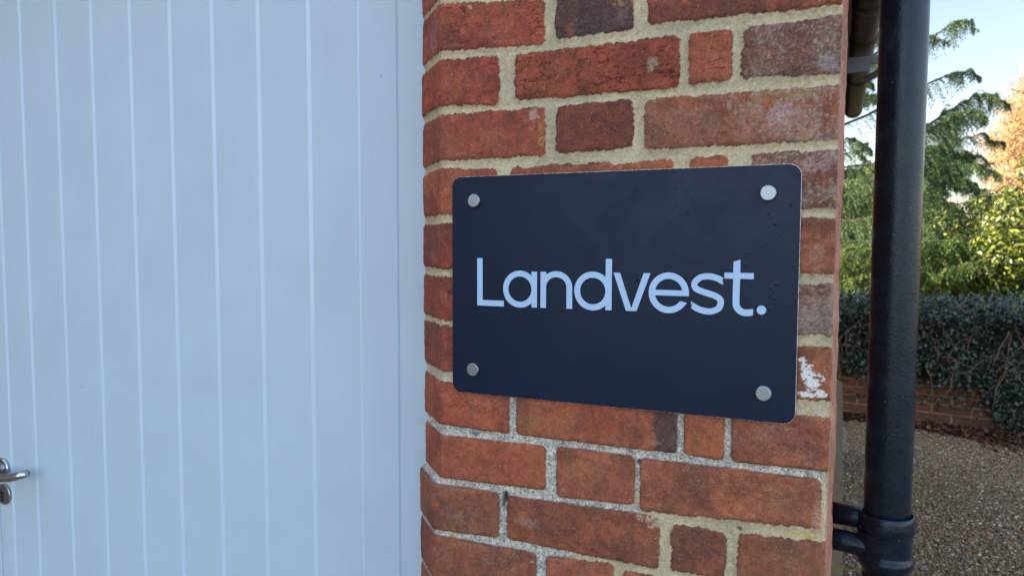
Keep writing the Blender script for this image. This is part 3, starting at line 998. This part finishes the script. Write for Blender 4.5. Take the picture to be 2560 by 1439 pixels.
# ears that wrap from the socket to the two fixing spigots
def ear():
    V, F = [], []
    prof = [(PX - .012, PY - .0335), (PX - .026, PY - .029), (PX - .036, PY - .022), (PX - .040, PY - .016), (PX - .041, PY - .004), (PX - .036, PY + .002), (PX - .020, PY)]
    zs = [1.083, 1.088, 1.119, 1.124]
    ins = [.0025, 0, 0, .0025]
    n = len(prof)
    for z, s in zip(zs, ins):
        for x, y in prof:
            V.append((x + s * .8, y + s * .8, z))
    for i in range(len(zs) - 1):
        for k in range(n):
            F.append((i * n + k, i * n + (k + 1) % n, (i + 1) * n + (k + 1) % n, (i + 1) * n + k))
    F += [tuple(range(n))[::-1], tuple((len(zs) - 1) * n + k for k in range(n))]
    return V, F
mesh_obj("fixing_ear", *ear(), M_PIPE, dp)
sp1 = tube([(.4935, PY - .010, 1.1045), (.512, PY - .010, 1.1035), (.530, PY - .011, 1.1015), (.545, PY - .012, 1.1000)], [.0165, .0160, .0162, .0165], 20)
sp2 = tube([(.4935, PY + .012, 1.1370), (.525, PY + .010, 1.1360), (.556, PY + .008, 1.1345)], [.0165, .0160, .0170], 20)
mesh_obj("fixing_spigot", *sp1, M_PIPE, dp, smooth=True)
mesh_obj("fixing_spigot", *sp2, M_PIPE, dp, smooth=True)
mesh_obj("screw_head", *tube([(PX - .038, PY - .020, 1.102), (PX - .043, PY - .026, 1.102)], .0035, 14), M_PIPE, dp)

# ------------------------------------------------------------------ gutter on the flank eaves
M_GUT = simple("brown_black_gutter", tuple(lin((42, 38, 33))), .6, nscale=20, var=.35)
M_GREY = simple("grey_bracket_metal", tuple(lin((70, 76, 90))), .5, nscale=30, var=.2)
gut = empty("gutter", (.588, 3, 2.5))
tag(gut, "dark half round rain gutter running along the eaves above the flank wall", "gutter")
def half_round(y0, y1, r, t=.004, xc=.588, zc=2.53):
    V, F = [], []
    n = 20
    for y in (y0, y1):
        for rr in (r, r - t):
            for k in range(n + 1):
                a = math.pi + math.pi * k / n
                V.append((xc + rr * math.cos(a), y, zc + rr * math.sin(a)))
    m_ = n + 1
    for k in range(n):
        F += [(k, k + 1, 2 * m_ + k + 1, 2 * m_ + k), (m_ + k, 3 * m_ + k, 3 * m_ + k + 1, m_ + k + 1),
              (k, m_ + k, m_ + k + 1, k + 1), (2 * m_ + k, 2 * m_ + k + 1, 3 * m_ + k + 1, 3 * m_ + k)]
    F += [(0, 2 * m_, 3 * m_, m_), (n, m_ + n, 3 * m_ + n, 2 * m_ + n)]
    return V, F
mesh_obj("channel", *half_round(.6, 4.98, .058), M_GUT, gut, smooth=True)
for y in (2.35, 2.9, 3.8): mesh_obj("gutter_union", *half_round(y, y + .07, .0635, .005), M_GUT, gut, smooth=True)
mesh_obj("end_cap", *half_round(4.90, 5.0, .062, .05), M_GUT, gut)
mesh_obj("bracket", *join([box(.523, .72, 3.02, 3.045, 2.415, 2.452), box(.520, .62, 3.00, 3.018, 2.375, 2.412)]), M_GREY, gut)
mesh_obj("bracket_arm", *tube([(.60, 3.03, 2.34), (.66, 3.03, 2.372), (.74, 3.03, 2.41)], .016, 8), M_GUT, gut)

# ------------------------------------------------------------------ ground
def gravel_mat():
    m, nt, p = new_mat("gravel_ground")
    tc = N(nt, "ShaderNodeTexCoord")
    vo = N(nt, "ShaderNodeTexVoronoi", inputs={'Scale': 70.0})
    nt.links.new(tc.outputs['Object'], vo.inputs['Vector'])
    r = ramp(nt, vo.outputs['Color'], [(0.1, tuple(lin((70, 62, 54)))), (0.4, tuple(lin((122, 106, 88)))), (0.7, tuple(lin((150, 136, 116)))), (0.95, tuple(lin((196, 186, 170))))])
    n = noise(nt, 1.3, 5, .6, tc.outputs['Object'])
    r2 = ramp(nt, n.outputs['Fac'], [(0.35, (.7, .68, .64)), (.65, (1.1, 1.1, 1.1))])
    nt.links.new(mult_col(nt, r.outputs[0], r2.outputs[0]), p.inputs['Base Color'])
    p.inputs['Roughness'].default_value = .9
    bump(nt, p, vo.outputs['Distance'], .9, .012)
    return m
gm_ = gravel_mat()
g = mesh_obj("ground", [(-300, -300, 0), (300, -300, 0), (300, 600, 0), (-300, 600, 0)], [(0, 1, 2, 3)], gm_)
tag(g, kind='structure')


def attr_mat(name, rough=.6, transl=0.0, spec=.4, bumpy=0.0):
    m, nt, p = new_mat(name)
    at = N(nt, "ShaderNodeAttribute", attribute_name="Col")
    n = noise(nt, 60, 3, .6)
    r = ramp(nt, n.outputs['Fac'], [(0.3, (.8, .8, .8)), (0.7, (1.2, 1.2, 1.2))])
    c = mult_col(nt, at.outputs['Color'], r.outputs[0])
    nt.links.new(c, p.inputs['Base Color'])
    p.inputs['Roughness'].default_value = rough
    p.inputs['Specular IOR Level'].default_value = spec
    if transl:
        tr = N(nt, "ShaderNodeBsdfTranslucent")
        nt.links.new(c, tr.inputs[0])
        mx = N(nt, "ShaderNodeMixShader")
        mx.inputs[0].default_value = transl
        nt.links.new(p.outputs[0], mx.inputs[1])
        nt.links.new(tr.outputs[0], mx.inputs[2])
        nt.links.new(mx.outputs[0], nt.nodes["Material Output"].inputs[0])
    return m


def pebbles(n, x0, x1, y0, y1, smin, smax):
    """octahedral pebbles, lightly flattened"""
    # keep to the wedge of drive right of the flank wall
    P = np.stack([rng.uniform(x0, x1, n), rng.uniform(y0, y1, n)], 1)
    keep = (P[:, 0] > .50 + .03 * (P[:, 1] - 1)) & (P[:, 0] < .75 + .30 * (P[:, 1] - .3))
    P = P[keep]
    n = len(P)
    # 14-vertex blobs : ring based
    a = np.linspace(0, 2 * np.pi, 6, endpoint=False)
    base = np.concatenate([np.stack([np.cos(a), np.sin(a), 0 * a], 1), np.stack([.62 * np.cos(a + .5), .62 * np.sin(a + .5), 0 * a + .62], 1), [[0, 0, .85]]])
    F0 = []
    for k in range(6):
        k2 = (k + 1) % 6
        F0 += [(k, k2, 6 + k), (k2, 6 + k2, 6 + k), (6 + k, 6 + k2, 12)]
    F0 = np.array(F0)
    s = rng.uniform(smin, smax, n) * rng.choice([1, 1, 1, 1.5], n)
    rot = rng.uniform(0, 6.28, n)
    ax = rng.uniform(.6, 1.0, n)
    B = base[None] * (1 + rng.uniform(-.16, .16, (n, 13, 1)))
    B = B * np.stack([s, s * ax, s * rng.uniform(.45, .9, n)], 1)[:, None]
    c, si = np.cos(rot)[:, None], np.sin(rot)[:, None]
    X = B[..., 0] * c - B[..., 1] * si + P[:, :1]
    Y = B[..., 0] * si + B[..., 1] * c + P[:, 1:]
    Z = B[..., 2] + rng.uniform(-.003, .004, n)[:, None] + .012 * (vnoise(P[:, 0] * 1.3, P[:, 1] * 1.3, 5)[:, None] * .5 + .5)
    V = np.stack([X, Y, Z], -1).reshape(-1, 3)
    F = (F0[None] + (np.arange(n) * 13)[:, None, None]).reshape(-1, 3)
    pal = np.array([lin(c) for c in ((116, 94, 68), (138, 112, 80), (94, 78, 58), (156, 136, 106), (86, 80, 72), (182, 172, 152), (130, 98, 62), (70, 60, 50), (106, 94, 78), (152, 116, 76))])
    cc = pal[rng.choice(len(pal), n, p=[.17, .14, .13, .12, .1, .05, .1, .07, .07, .05])] * rng.uniform(.75, 1.15, (n, 1))
    return V, F, np.repeat(cc, 13, 0)
V, F, C = pebbles(150000, .5, 2.7, 1.8, 6.4, .0040, .0075)
gv = np_mesh("gravel", V, F, attr_mat("gravel_stone", .8), None, True, C)
tag(gv, "loose brown and grey gravel covering the drive", "gravel", kind='stuff')


# ------------------------------------------------------------------ garden wall, ivy, litter
def seg_y(x):            # line of the garden wall (nearer on the right)
    return 6.16 - .20 * (x - .6)
M_GW = far_brick_mat("old_garden_wall_brick", tuple(lin((108, 64, 50))), tuple(lin((66, 50, 44))), tuple(lin((112, 104, 88))))
gw = []
xs = np.linspace(-3, 9, 60)
V = []
for x in xs:
    y = seg_y(x)
    V += [(x, y, -.02), (x, y, .99), (x + .05, y + .24, .99), (x + .05, y + .24, -.02)]
F = []
for i in range(len(xs) - 1):
    for k in range(4):
        F.append((i * 4 + k, (i + 1) * 4 + k, (i + 1) * 4 + (k + 1) % 4, i * 4 + (k + 1) % 4))
F += [(0, 1, 2, 3), tuple(len(V) - 1 - k for k in range(4))]
gwo = mesh_obj("garden_wall", V, F, M_GW)
tag(gwo, "low old red brick garden wall behind the gravel, half hidden by ivy", "wall")


def leaves(P, size, normal=None, spread=1.0, aspect=1.0, fold=.25, seed=0, tip=None):
    """P (n,3) centres -> folded leaf of 4 corner verts + 2 : returns V,F ; tri pairs sharing a midrib"""
    r = np.random.default_rng(seed)
    n = len(P)
    d = r.normal(size=(n, 3))
    if normal is not None: d = d * spread + np.asarray(normal)
    nz = d / np.linalg.norm(d, axis=1)[:, None]
    t = r.normal(size=(n, 3)) if tip is None else tip + .45 * r.normal(size=(n, 3))
    t = t - (t * nz).sum(1)[:, None] * nz
    t /= np.linalg.norm(t, axis=1)[:, None]
    b = np.cross(nz, t)
    s = (size * r.uniform(.6, 1.3, n))[:, None] if np.isscalar(size) else size[:, None]
    w = s * aspect
    v0 = P - t * s * .5
    v1 = P + b * w * .5 + nz * s * fold * .5 - t * s * .08
    v2 = P + t * s * .5
    v3 = P - b * w * .5 + nz * s * fold * .5 - t * s * .08
    V = np.stack([v0, v1, v2, v3], 1).reshape(-1, 3)
    i = np.arange(n) * 4
    F = np.stack([np.stack([i, i + 1, i + 2], 1), np.stack([i, i + 2, i + 3], 1)], 1).reshape(-1, 3)
    return V, F


def leafcol(n, cols, var=.25, per=4, seed=1, w=None):
    r = np.random.default_rng(seed)
    pal = np.array([lin(c) for c in cols])
    c = pal[r.choice(len(pal), n, p=w)] * r.uniform(1 - var, 1 + var, (n, 1))
    return np.repeat(c, per, 0)


M_IVY = attr_mat("ivy_leaf", .38, .12, .5)
M_TWIG = simple("woody_stem", tuple(lin((92, 74, 62))), .9, nscale=40, var=.3)
n = 90000
x = rng.uniform(-.6, 4.2, n)
z = rng.uniform(0, 1.16, n) ** 1.0
low = .62 + .16 * vnoise(x * 2.1, x * 0, 3) + .10 * vnoise(x * 6, x * 0, 4)      # ragged lower edge
low = low - .62 * smooth(1.55, 1.85, x) - .18 * smooth(1.12, 1.35, x) * (1 - smooth(1.55, 1.85, x)) + .02
k = (z > low + rng.normal(0, .04, n)) | ((rng.random(n) < .05) & (z > low - .25))
x, z = x[k], z[k]
kk = vnoise(x * 9, z * 9, 18) + .6 * rng.normal(size=len(x)) > -.75
x, z = x[kk], z[kk]
bul = .03 + .17 * (vnoise(x * 4.5, z * 4.5, 8) * .5 + .5) + .12 * smooth(.6, 1.05, z)
top = smooth(1.02, 1.16, z)
dep = rng.uniform(0, 1, len(x)) ** .6
y = seg_y(x) - bul * dep + top * rng.uniform(0, .34, len(x)) + .0
zt = np.where(z > .98, z - .10 * rng.random(len(x)) + .035 * vnoise(x * 5, x * 0, 14), z)
P = np.stack([x, y, zt], 1)
V, F = leaves(P, .029, normal=(0, -1.0, .55), spread=.8, aspect=.95, seed=5, tip=np.array([0, -.2, -1.0]))
ivy = empty("ivy", (1.5, 6.1, 0))
tag(ivy, "dark green ivy hanging thickly over the old brick garden wall", "ivy")
np_mesh("foliage", V, F, M_IVY, ivy, False, leafcol(len(P), ((34, 50, 42), (26, 40, 36), (46, 62, 50), (66, 80, 66), (50, 46, 38)), .3, seed=2, w=[.32, .3, .2, .1, .08]))
sv_, sf_ = [], []
for q in range(150):
    x0 = random.uniform(.3, 3.2); z0 = random.uniform(.45, 1.1)
    p = Vector((x0, seg_y(x0) - random.uniform(.08, .22), z0))
    pts = [p.copy()]
    dirn = Vector((random.uniform(-1, 1), 0, random.uniform(-1, .5)))
    for s_ in range(6):
        dirn = (dirn + Vector((random.uniform(-.5, .5), random.uniform(-.2, .2), random.uniform(-.6, .3)))).normalized()
        p = p + dirn * random.uniform(.03, .07)
        pts.append(p.copy())
    v_, f_ = tube(pts, [.0035, .0035, .003, .003, .0025, .002, .0015], 4, False)
    b_ = len(sv_); sv_ += v_; sf_ += [tuple(i + b_ for i in f) for f in f_]
mesh_obj("stems", sv_, sf_, M_TWIG, ivy)

# dead leaves drifted against the wall foot
n = 3600
x = rng.uniform(-.2, 3.6, n)
wd = .08 + .26 * smooth(1.1, 1.8, x)
y = seg_y(x) - .03 - np.abs(rng.normal(0, 1, n)) * wd * .55
z = .012 + .07 * np.clip(1 - (seg_y(x) - y) / (wd + .05), 0, 1) * rng.random(n)
P = np.stack([x, y, z], 1)
V, F = leaves(P, .05, normal=(0, 0, 1), spread=.6, aspect=.7, fold=.5, seed=9)
dl = np_mesh("leaf_litter", V, F, attr_mat("dead_leaf", .8, .1, .3), None, False, leafcol(n, ((92, 62, 50), (70, 48, 40), (116, 76, 56), (54, 42, 36)), .3, seed=3))
tag(dl, "brown dead leaves drifted along the foot of the garden wall", "fallen leaves", kind='stuff')

# ------------------------------------------------------------------ trees
M_BARK = simple("tree_bark", tuple(lin((58, 48, 42))), .95, nscale=12, var=.35, bstr=.8, bdist=.02)
M_NEEDLE = attr_mat("cedar_needles", .6, .30, .35)
M_LAUREL = attr_mat("laurel_leaf", .30, .35, .6)
M_AUT = attr_mat("autumn_leaf", .7, .35, .3)


def cat_rom(ctrl, n):
    c = [np.array(q, float) for q in ctrl]
    c = [2 * c[0] - c[1]] + c + [2 * c[-1] - c[-2]]
    out = []
    seg = len(c) - 3
    for j in range(n):
        u = j / (n - 1) * seg
        i = min(int(u), seg - 1)
        t = u - i
        p0, p1, p2, p3 = c[i:i + 4]
        out.append(.5 * (2 * p1 + (p2 - p0) * t + (2 * p0 - 5 * p1 + 4 * p2 - p3) * t * t + (3 * p1 - p0 - 3 * p2 + p3) * t ** 3))
    return np.array(out)


def bough_foliage(ctrl, width, dens, hang, r, needle_step=.02, start=.1, wob=.02):
    """a conifer bough: twigs spread sideways and hang from an arching axis, needles in tufts along each twig"""
    n = 26
    axis = cat_rom(ctrl, n)
    axis[1:-1] += r.normal(0, wob, (n - 2, 3))
    L = np.linalg.norm(np.diff(axis, axis=0), axis=1).sum()
    P, D = [], []
    for i in range(int(L * dens)):
        s = r.uniform(start, 1)
        q = s * (n - 1)
        a = min(int(q), n - 2)
        p = axis[a] + (axis[a + 1] - axis[a]) * (q - a)
        tdir = axis[a + 1] - axis[a]
        tdir /= np.linalg.norm(tdir)
        w = width * min(1, .12 + 1.2 * (1 - s)) * r.uniform(.35, 1.1)
        sd = r.normal(0, 1, 3) * np.array([1, 1, .15])
        sd = sd / np.linalg.norm(sd) * (1 - hang * .75) + tdir * .75 + np.array([0, 0, -1.0]) * hang * r.uniform(.3, 1.3)
        sd /= np.linalg.norm(sd)
        m_ = max(4, int(w / needle_step))
        u = np.linspace(0.0, 1, m_)[:, None]
        tw = p + sd * u * w + np.array([0, 0, -1.0]) * (u ** 2) * w * (.3 + .5 * hang)
        tan = sd + np.array([0, 0, -1.0]) * 2 * u * (.3 + .5 * hang)
        k = 3
        P.append(np.repeat(tw, k, 0) + r.normal(0, .006, (m_ * k, 3)))
        D.append(np.repeat(tan, k, 0) + r.normal(0, .55, (m_ * k, 3)))
    return axis, np.concatenate(P), np.concatenate(D)


def conifer(name, label, base, boughs, seed, cols, size=.045, trunk_h=9, trunk_r=.28, aspect=.16, group=None):
    r = np.random.default_rng(seed)
    root = empty(name, base)
    tag(root, label, "tree", group)
    lean = [Vector((base[0] + .1 * math.sin(k), base[1] + .08 * k * .3, trunk_h * k / 6)) for k in range(7)]
    mesh_obj("trunk", *tube(lean, [trunk_r * (1 - .12 * k) for k in range(7)], 14), M_BARK, root, smooth=True)
    Ps, Ds, tv, tf = [], [], [], []
    for b in boughs:
        ax, P, D = bough_foliage(*b, r)
        Ps.append(P); Ds.append(D)
        v_, f_ = tube([tuple(a) for a in ax], [max(.003, .024 * (1 - i / 20)) for i in range(len(ax))], 5, False)
        b_ = len(tv); tv += v_; tf += [tuple(i + b_ for i in f) for f in f_]
    P, D = np.concatenate(Ps), np.concatenate(Ds)
    V, F = leaves(P, size, aspect=aspect, fold=.1, seed=seed, tip=D)
    np_mesh("foliage", V, F, M_NEEDLE, root, False, leafcol(len(P), cols, .35, seed=seed))
    mesh_obj("limbs", tv, tf, M_BARK, root)
    return root, len(P)


rb = np.random.default_rng(12)
cedar_b = []
TB = (-1.6, 10.4)
T0 = lambda z: (TB[0], TB[1], z)
# long boughs against the sky: rising from the trunk, drooping at the tip
cedar_b.append(([T0(3.5), (.54, 10.1, 4.10), (1.57, 10, 4.28), (1.84, 10, 4.39), (1.97, 10, 4.39), (2.08, 10, 4.26)], .24, 60, .93))
cedar_b.append(([T0(3.3), (.6, 9.9, 3.95), (1.40, 9.9, 4.20), (1.60, 9.9, 4.20), (1.76, 9.9, 4.08)], .18, 40, .95))
cedar_b.append(([T0(2.5), (.57, 10.1, 3.20), (1.57, 10, 3.64), (1.81, 10, 3.74), (2.01, 10, 3.76), (2.13, 10, 3.66)], .25, 66, .93))
cedar_b.append(([T0(1.9), (.59, 10, 2.45), (1.52, 10, 3.08), (1.83, 10, 3.28), (2.13, 10, 3.43), (2.3, 10, 3.40), (2.45, 10, 3.28)], .36, 120, .88))
cedar_b.append(([T0(1.9), (.59, 9.8, 2.35), (1.52, 9.8, 2.98), (1.80, 9.8, 3.16), (2.02, 9.8, 3.22), (2.18, 9.8, 3.12)], .42, 120, .8))
cedar_b.append(([T0(1.7), (.7, 10.3, 2.35), (1.6, 10.3, 2.85), (2.1, 10.3, 2.98), (2.45, 10.2, 2.84)], .34, 80, .8))
cedar_b.append(([T0(1.5), (.7, 10.2, 2.2), (1.6, 10.1, 2.62), (2.0, 10.1, 2.72), (2.3, 10, 2.58)], .40, 90, .7))
for k in range(54):
    z = rb.uniform(.75, 2.55)
    xe = rb.uniform(1.0, 2.5) - .35 * max(0, z - 1.9)
    ye = rb.uniform(8.6, 10.4)
    cedar_b.append(([T0(z - .1), (xe * .35 - .2, (TB[1] + ye) / 2, z + .06), (xe * .75, ye, z + rb.uniform(0, .12)), (xe, ye, z - rb.uniform(.08, .25))], rb.uniform(.3, .5), 84, rb.uniform(.35, .75)))
for z in (4.75, 4.45, 4.22, 3.95, 3.62, 3.52, 2.95, 2.85, 2.72, 4.0):     # seen between pier and pipe
    xe = rb.uniform(.75, 1.25)
    ye = rb.uniform(9.4, 10.4)
    cedar_b.append(([T0(z - .3), (-.2, ye, z - .05), (xe * .7, ye, z + .05), (xe, ye, z - .1)], .34, 70, .7))
for k in range(16):
    z = rb.uniform(3.45, 4.5)
    xe = rb.uniform(.7, 1.15)
    ye = rb.uniform(9.2, 10.4)
    cedar_b.append(([T0(z - .4), (-.2, ye, z - .05), (xe * .7, ye, z + .04), (xe, ye, z - .1)], .30, 80, .75))
for k in range(12):
    z = rb.uniform(2.35, 2.9)
    xe = rb.uniform(1.7, 2.35)
    ye = rb.uniform(9.6, 10.6)
    cedar_b.append(([T0(z - .8), (.6, ye, z - .3), (xe * .8, ye, z + .04), (xe, ye, z - .12)], .36, 100, .75))
conifer("cedar_tree", "large cedar with long drooping boughs against the sky behind the drainpipe", (TB[0], TB[1], 0), cedar_b, 4,
        ((70, 98, 76), (58, 84, 66), (88, 112, 74), (112, 126, 64)), size=.042, aspect=.18)

# second, lower conifer: broad flat boughs sweeping down to the wall
low_b = []
TC = (4.6, 9.8)
for k in range(30):
    z = rb.uniform(.75, 1.2)
    xe = rb.uniform(.5, 2.4)
    if xe < 1.6: z = z + .25
    ye = rb.uniform(7.9, 9.2)
    low_b.append(([(TC[0], TC[1], z + .35), ((TC[0] + xe) / 2, (ye + 9.8) / 2, z + .25), (xe + .3, ye, z + .05), (xe, ye, z - rb.uniform(.05, .2))], rb.uniform(.35, .5), 96, rb.uniform(.05, .3)))
conifer("yew_tree", "low spreading conifer with sunlit boughs hanging over the ivy covered wall", (TC[0], TC[1], 0), low_b, 6,
        ((90, 114, 58), (62, 88, 50), (124, 134, 58), (48, 72, 46)), size=.040, aspect=.20, trunk_h=4.5, trunk_r=.2)


def bushy(name, label, centre, rad, n, size, cols, mat, seed, cat="tree", trunk_h=1.5, trunk_r=.12, clumps=60, aspect=.45, w=None, crad=.42, sparse=1.0):
    r = np.random.default_rng(seed)
    root = empty(name, (centre[0], centre[1], 0))
    tag(root, label, cat)
    c = np.array(centre); rad = np.array(rad)
    d = r.normal(size=(clumps, 3)); d /= np.linalg.norm(d, axis=1)[:, None]
    cc = c + d * rad * (r.uniform(.35, 1, (clumps, 1)) ** .5)
    cc[:, 2] = np.maximum(cc[:, 2], .3)
    k = r.integers(0, clumps, n)
    dd = r.normal(size=(n, 3)); dd /= np.linalg.norm(dd, axis=1)[:, None]
    cr_ = crad * r.uniform(.6, 1.3, clumps)
    P = cc[k] + dd * (cr_[k] * r.uniform(.3, 1, n) ** .5)[:, None] * np.array([1, 1, .75])
    V, F = leaves(P, size, normal=dd * .8 + np.array([0, 0, .5]), spread=.6, aspect=aspect, seed=seed)
    np_mesh("crown", V, F, mat, root, False, leafcol(n, cols, .3, seed=seed, w=w))
    tv, tf = [], []
    def addt(p, q, r0, r1):
        m1 = [(p[i] * 2 + q[i]) / 3 + r.normal(0, .05) for i in range(3)]
        v_, f_ = tube([p, m1, q], [r0, (r0 + r1) / 2, r1], 6, False)
        b_ = len(tv); tv.extend(v_); tf.extend([tuple(i + b_ for i in f) for f in f_])
    fork = (centre[0], centre[1], trunk_h)
    addt((centre[0], centre[1], 0), fork, trunk_r, trunk_r * .7)
    for j in range(clumps):
        addt(fork, tuple(cc[j]), trunk_r * .32, .01)
        for q_ in range(int(5 * sparse)):
            e = cc[j] + r.normal(0, .5, 3) * cr_[j]
            addt(tuple(cc[j]), tuple(e), .012 if crad < .6 else .02, .004)
    mesh_obj("trunk", tv, tf, M_BARK if mat is not M_AUT else simple("pale_bark", tuple(lin((168, 138, 104))), .9, nscale=8, var=.2), root)  # paler bark colour for the autumn tree
    return root


bushy("laurel_bush", "glossy yellow green evergreen shrub in sun behind the boughs on the right", (2.62, 8.55, 1.50), (.85, .38, .92), 13000, .062,
      ((116, 128, 46), (78, 96, 40), (144, 150, 60), (54, 70, 34)), M_LAUREL, 21, "shrub", .9, .08, 44, .5, crad=.26)
bushy("holly_bush", "smaller glossy evergreen shrub with bright leaf tips low down beside the drainpipe", (1.55, 9.2, 1.25), (.62, .4, .72), 6500, .058,
      ((104, 118, 48), (70, 88, 42), (136, 144, 58), (50, 66, 36)), M_LAUREL, 27, "shrub", .7, .06, 26, .5, crad=.24)
bushy("evergreen_shrub", "dark glossy evergreen shrub filling the gap behind the cedar boughs", (2.2, 12.4, 1.25), (2.3, .8, 1.1), 24000, .085,
      ((70, 88, 44), (50, 68, 38), (92, 106, 48), (40, 54, 34)), M_LAUREL, 22, "shrub", 1.0, .1, 60, .5)
bushy("autumn_tree", "tall tree with sunlit orange brown leaves and pale branches at the right edge", (7.5, 26, 4.3), (3.1, 2.4, 2.7), 36000, .07,
      ((160, 138, 96), (140, 118, 82), (178, 156, 116), (120, 98, 68)), M_AUT, 23, "tree", 1.4, .2, 150, .6, crad=.8, sparse=10)
# distant wood along the horizon
n = 26000
x = rng.uniform(-18, 40, n); y = rng.uniform(36, 44, n)
hh = 3.4 + 1.3 * vnoise(x * .25, x * 0, 33) + .7 * vnoise(x * .9, x * 0, 34)
z = rng.random(n) ** .8 * hh
P = np.stack([x, y, z], 1)
V, F = leaves(P, .55, normal=(-.4, -1, .5), spread=.8, aspect=.7, seed=31)
dw = np_mesh("distant_wood", V, F, attr_mat("distant_foliage", .8, .2, .2), None, False, leafcol(n, ((104, 96, 62), (84, 84, 54), (128, 104, 70)), .3, seed=31))
tag(dw, "far belt of trees behind the garden", "trees", kind='stuff')
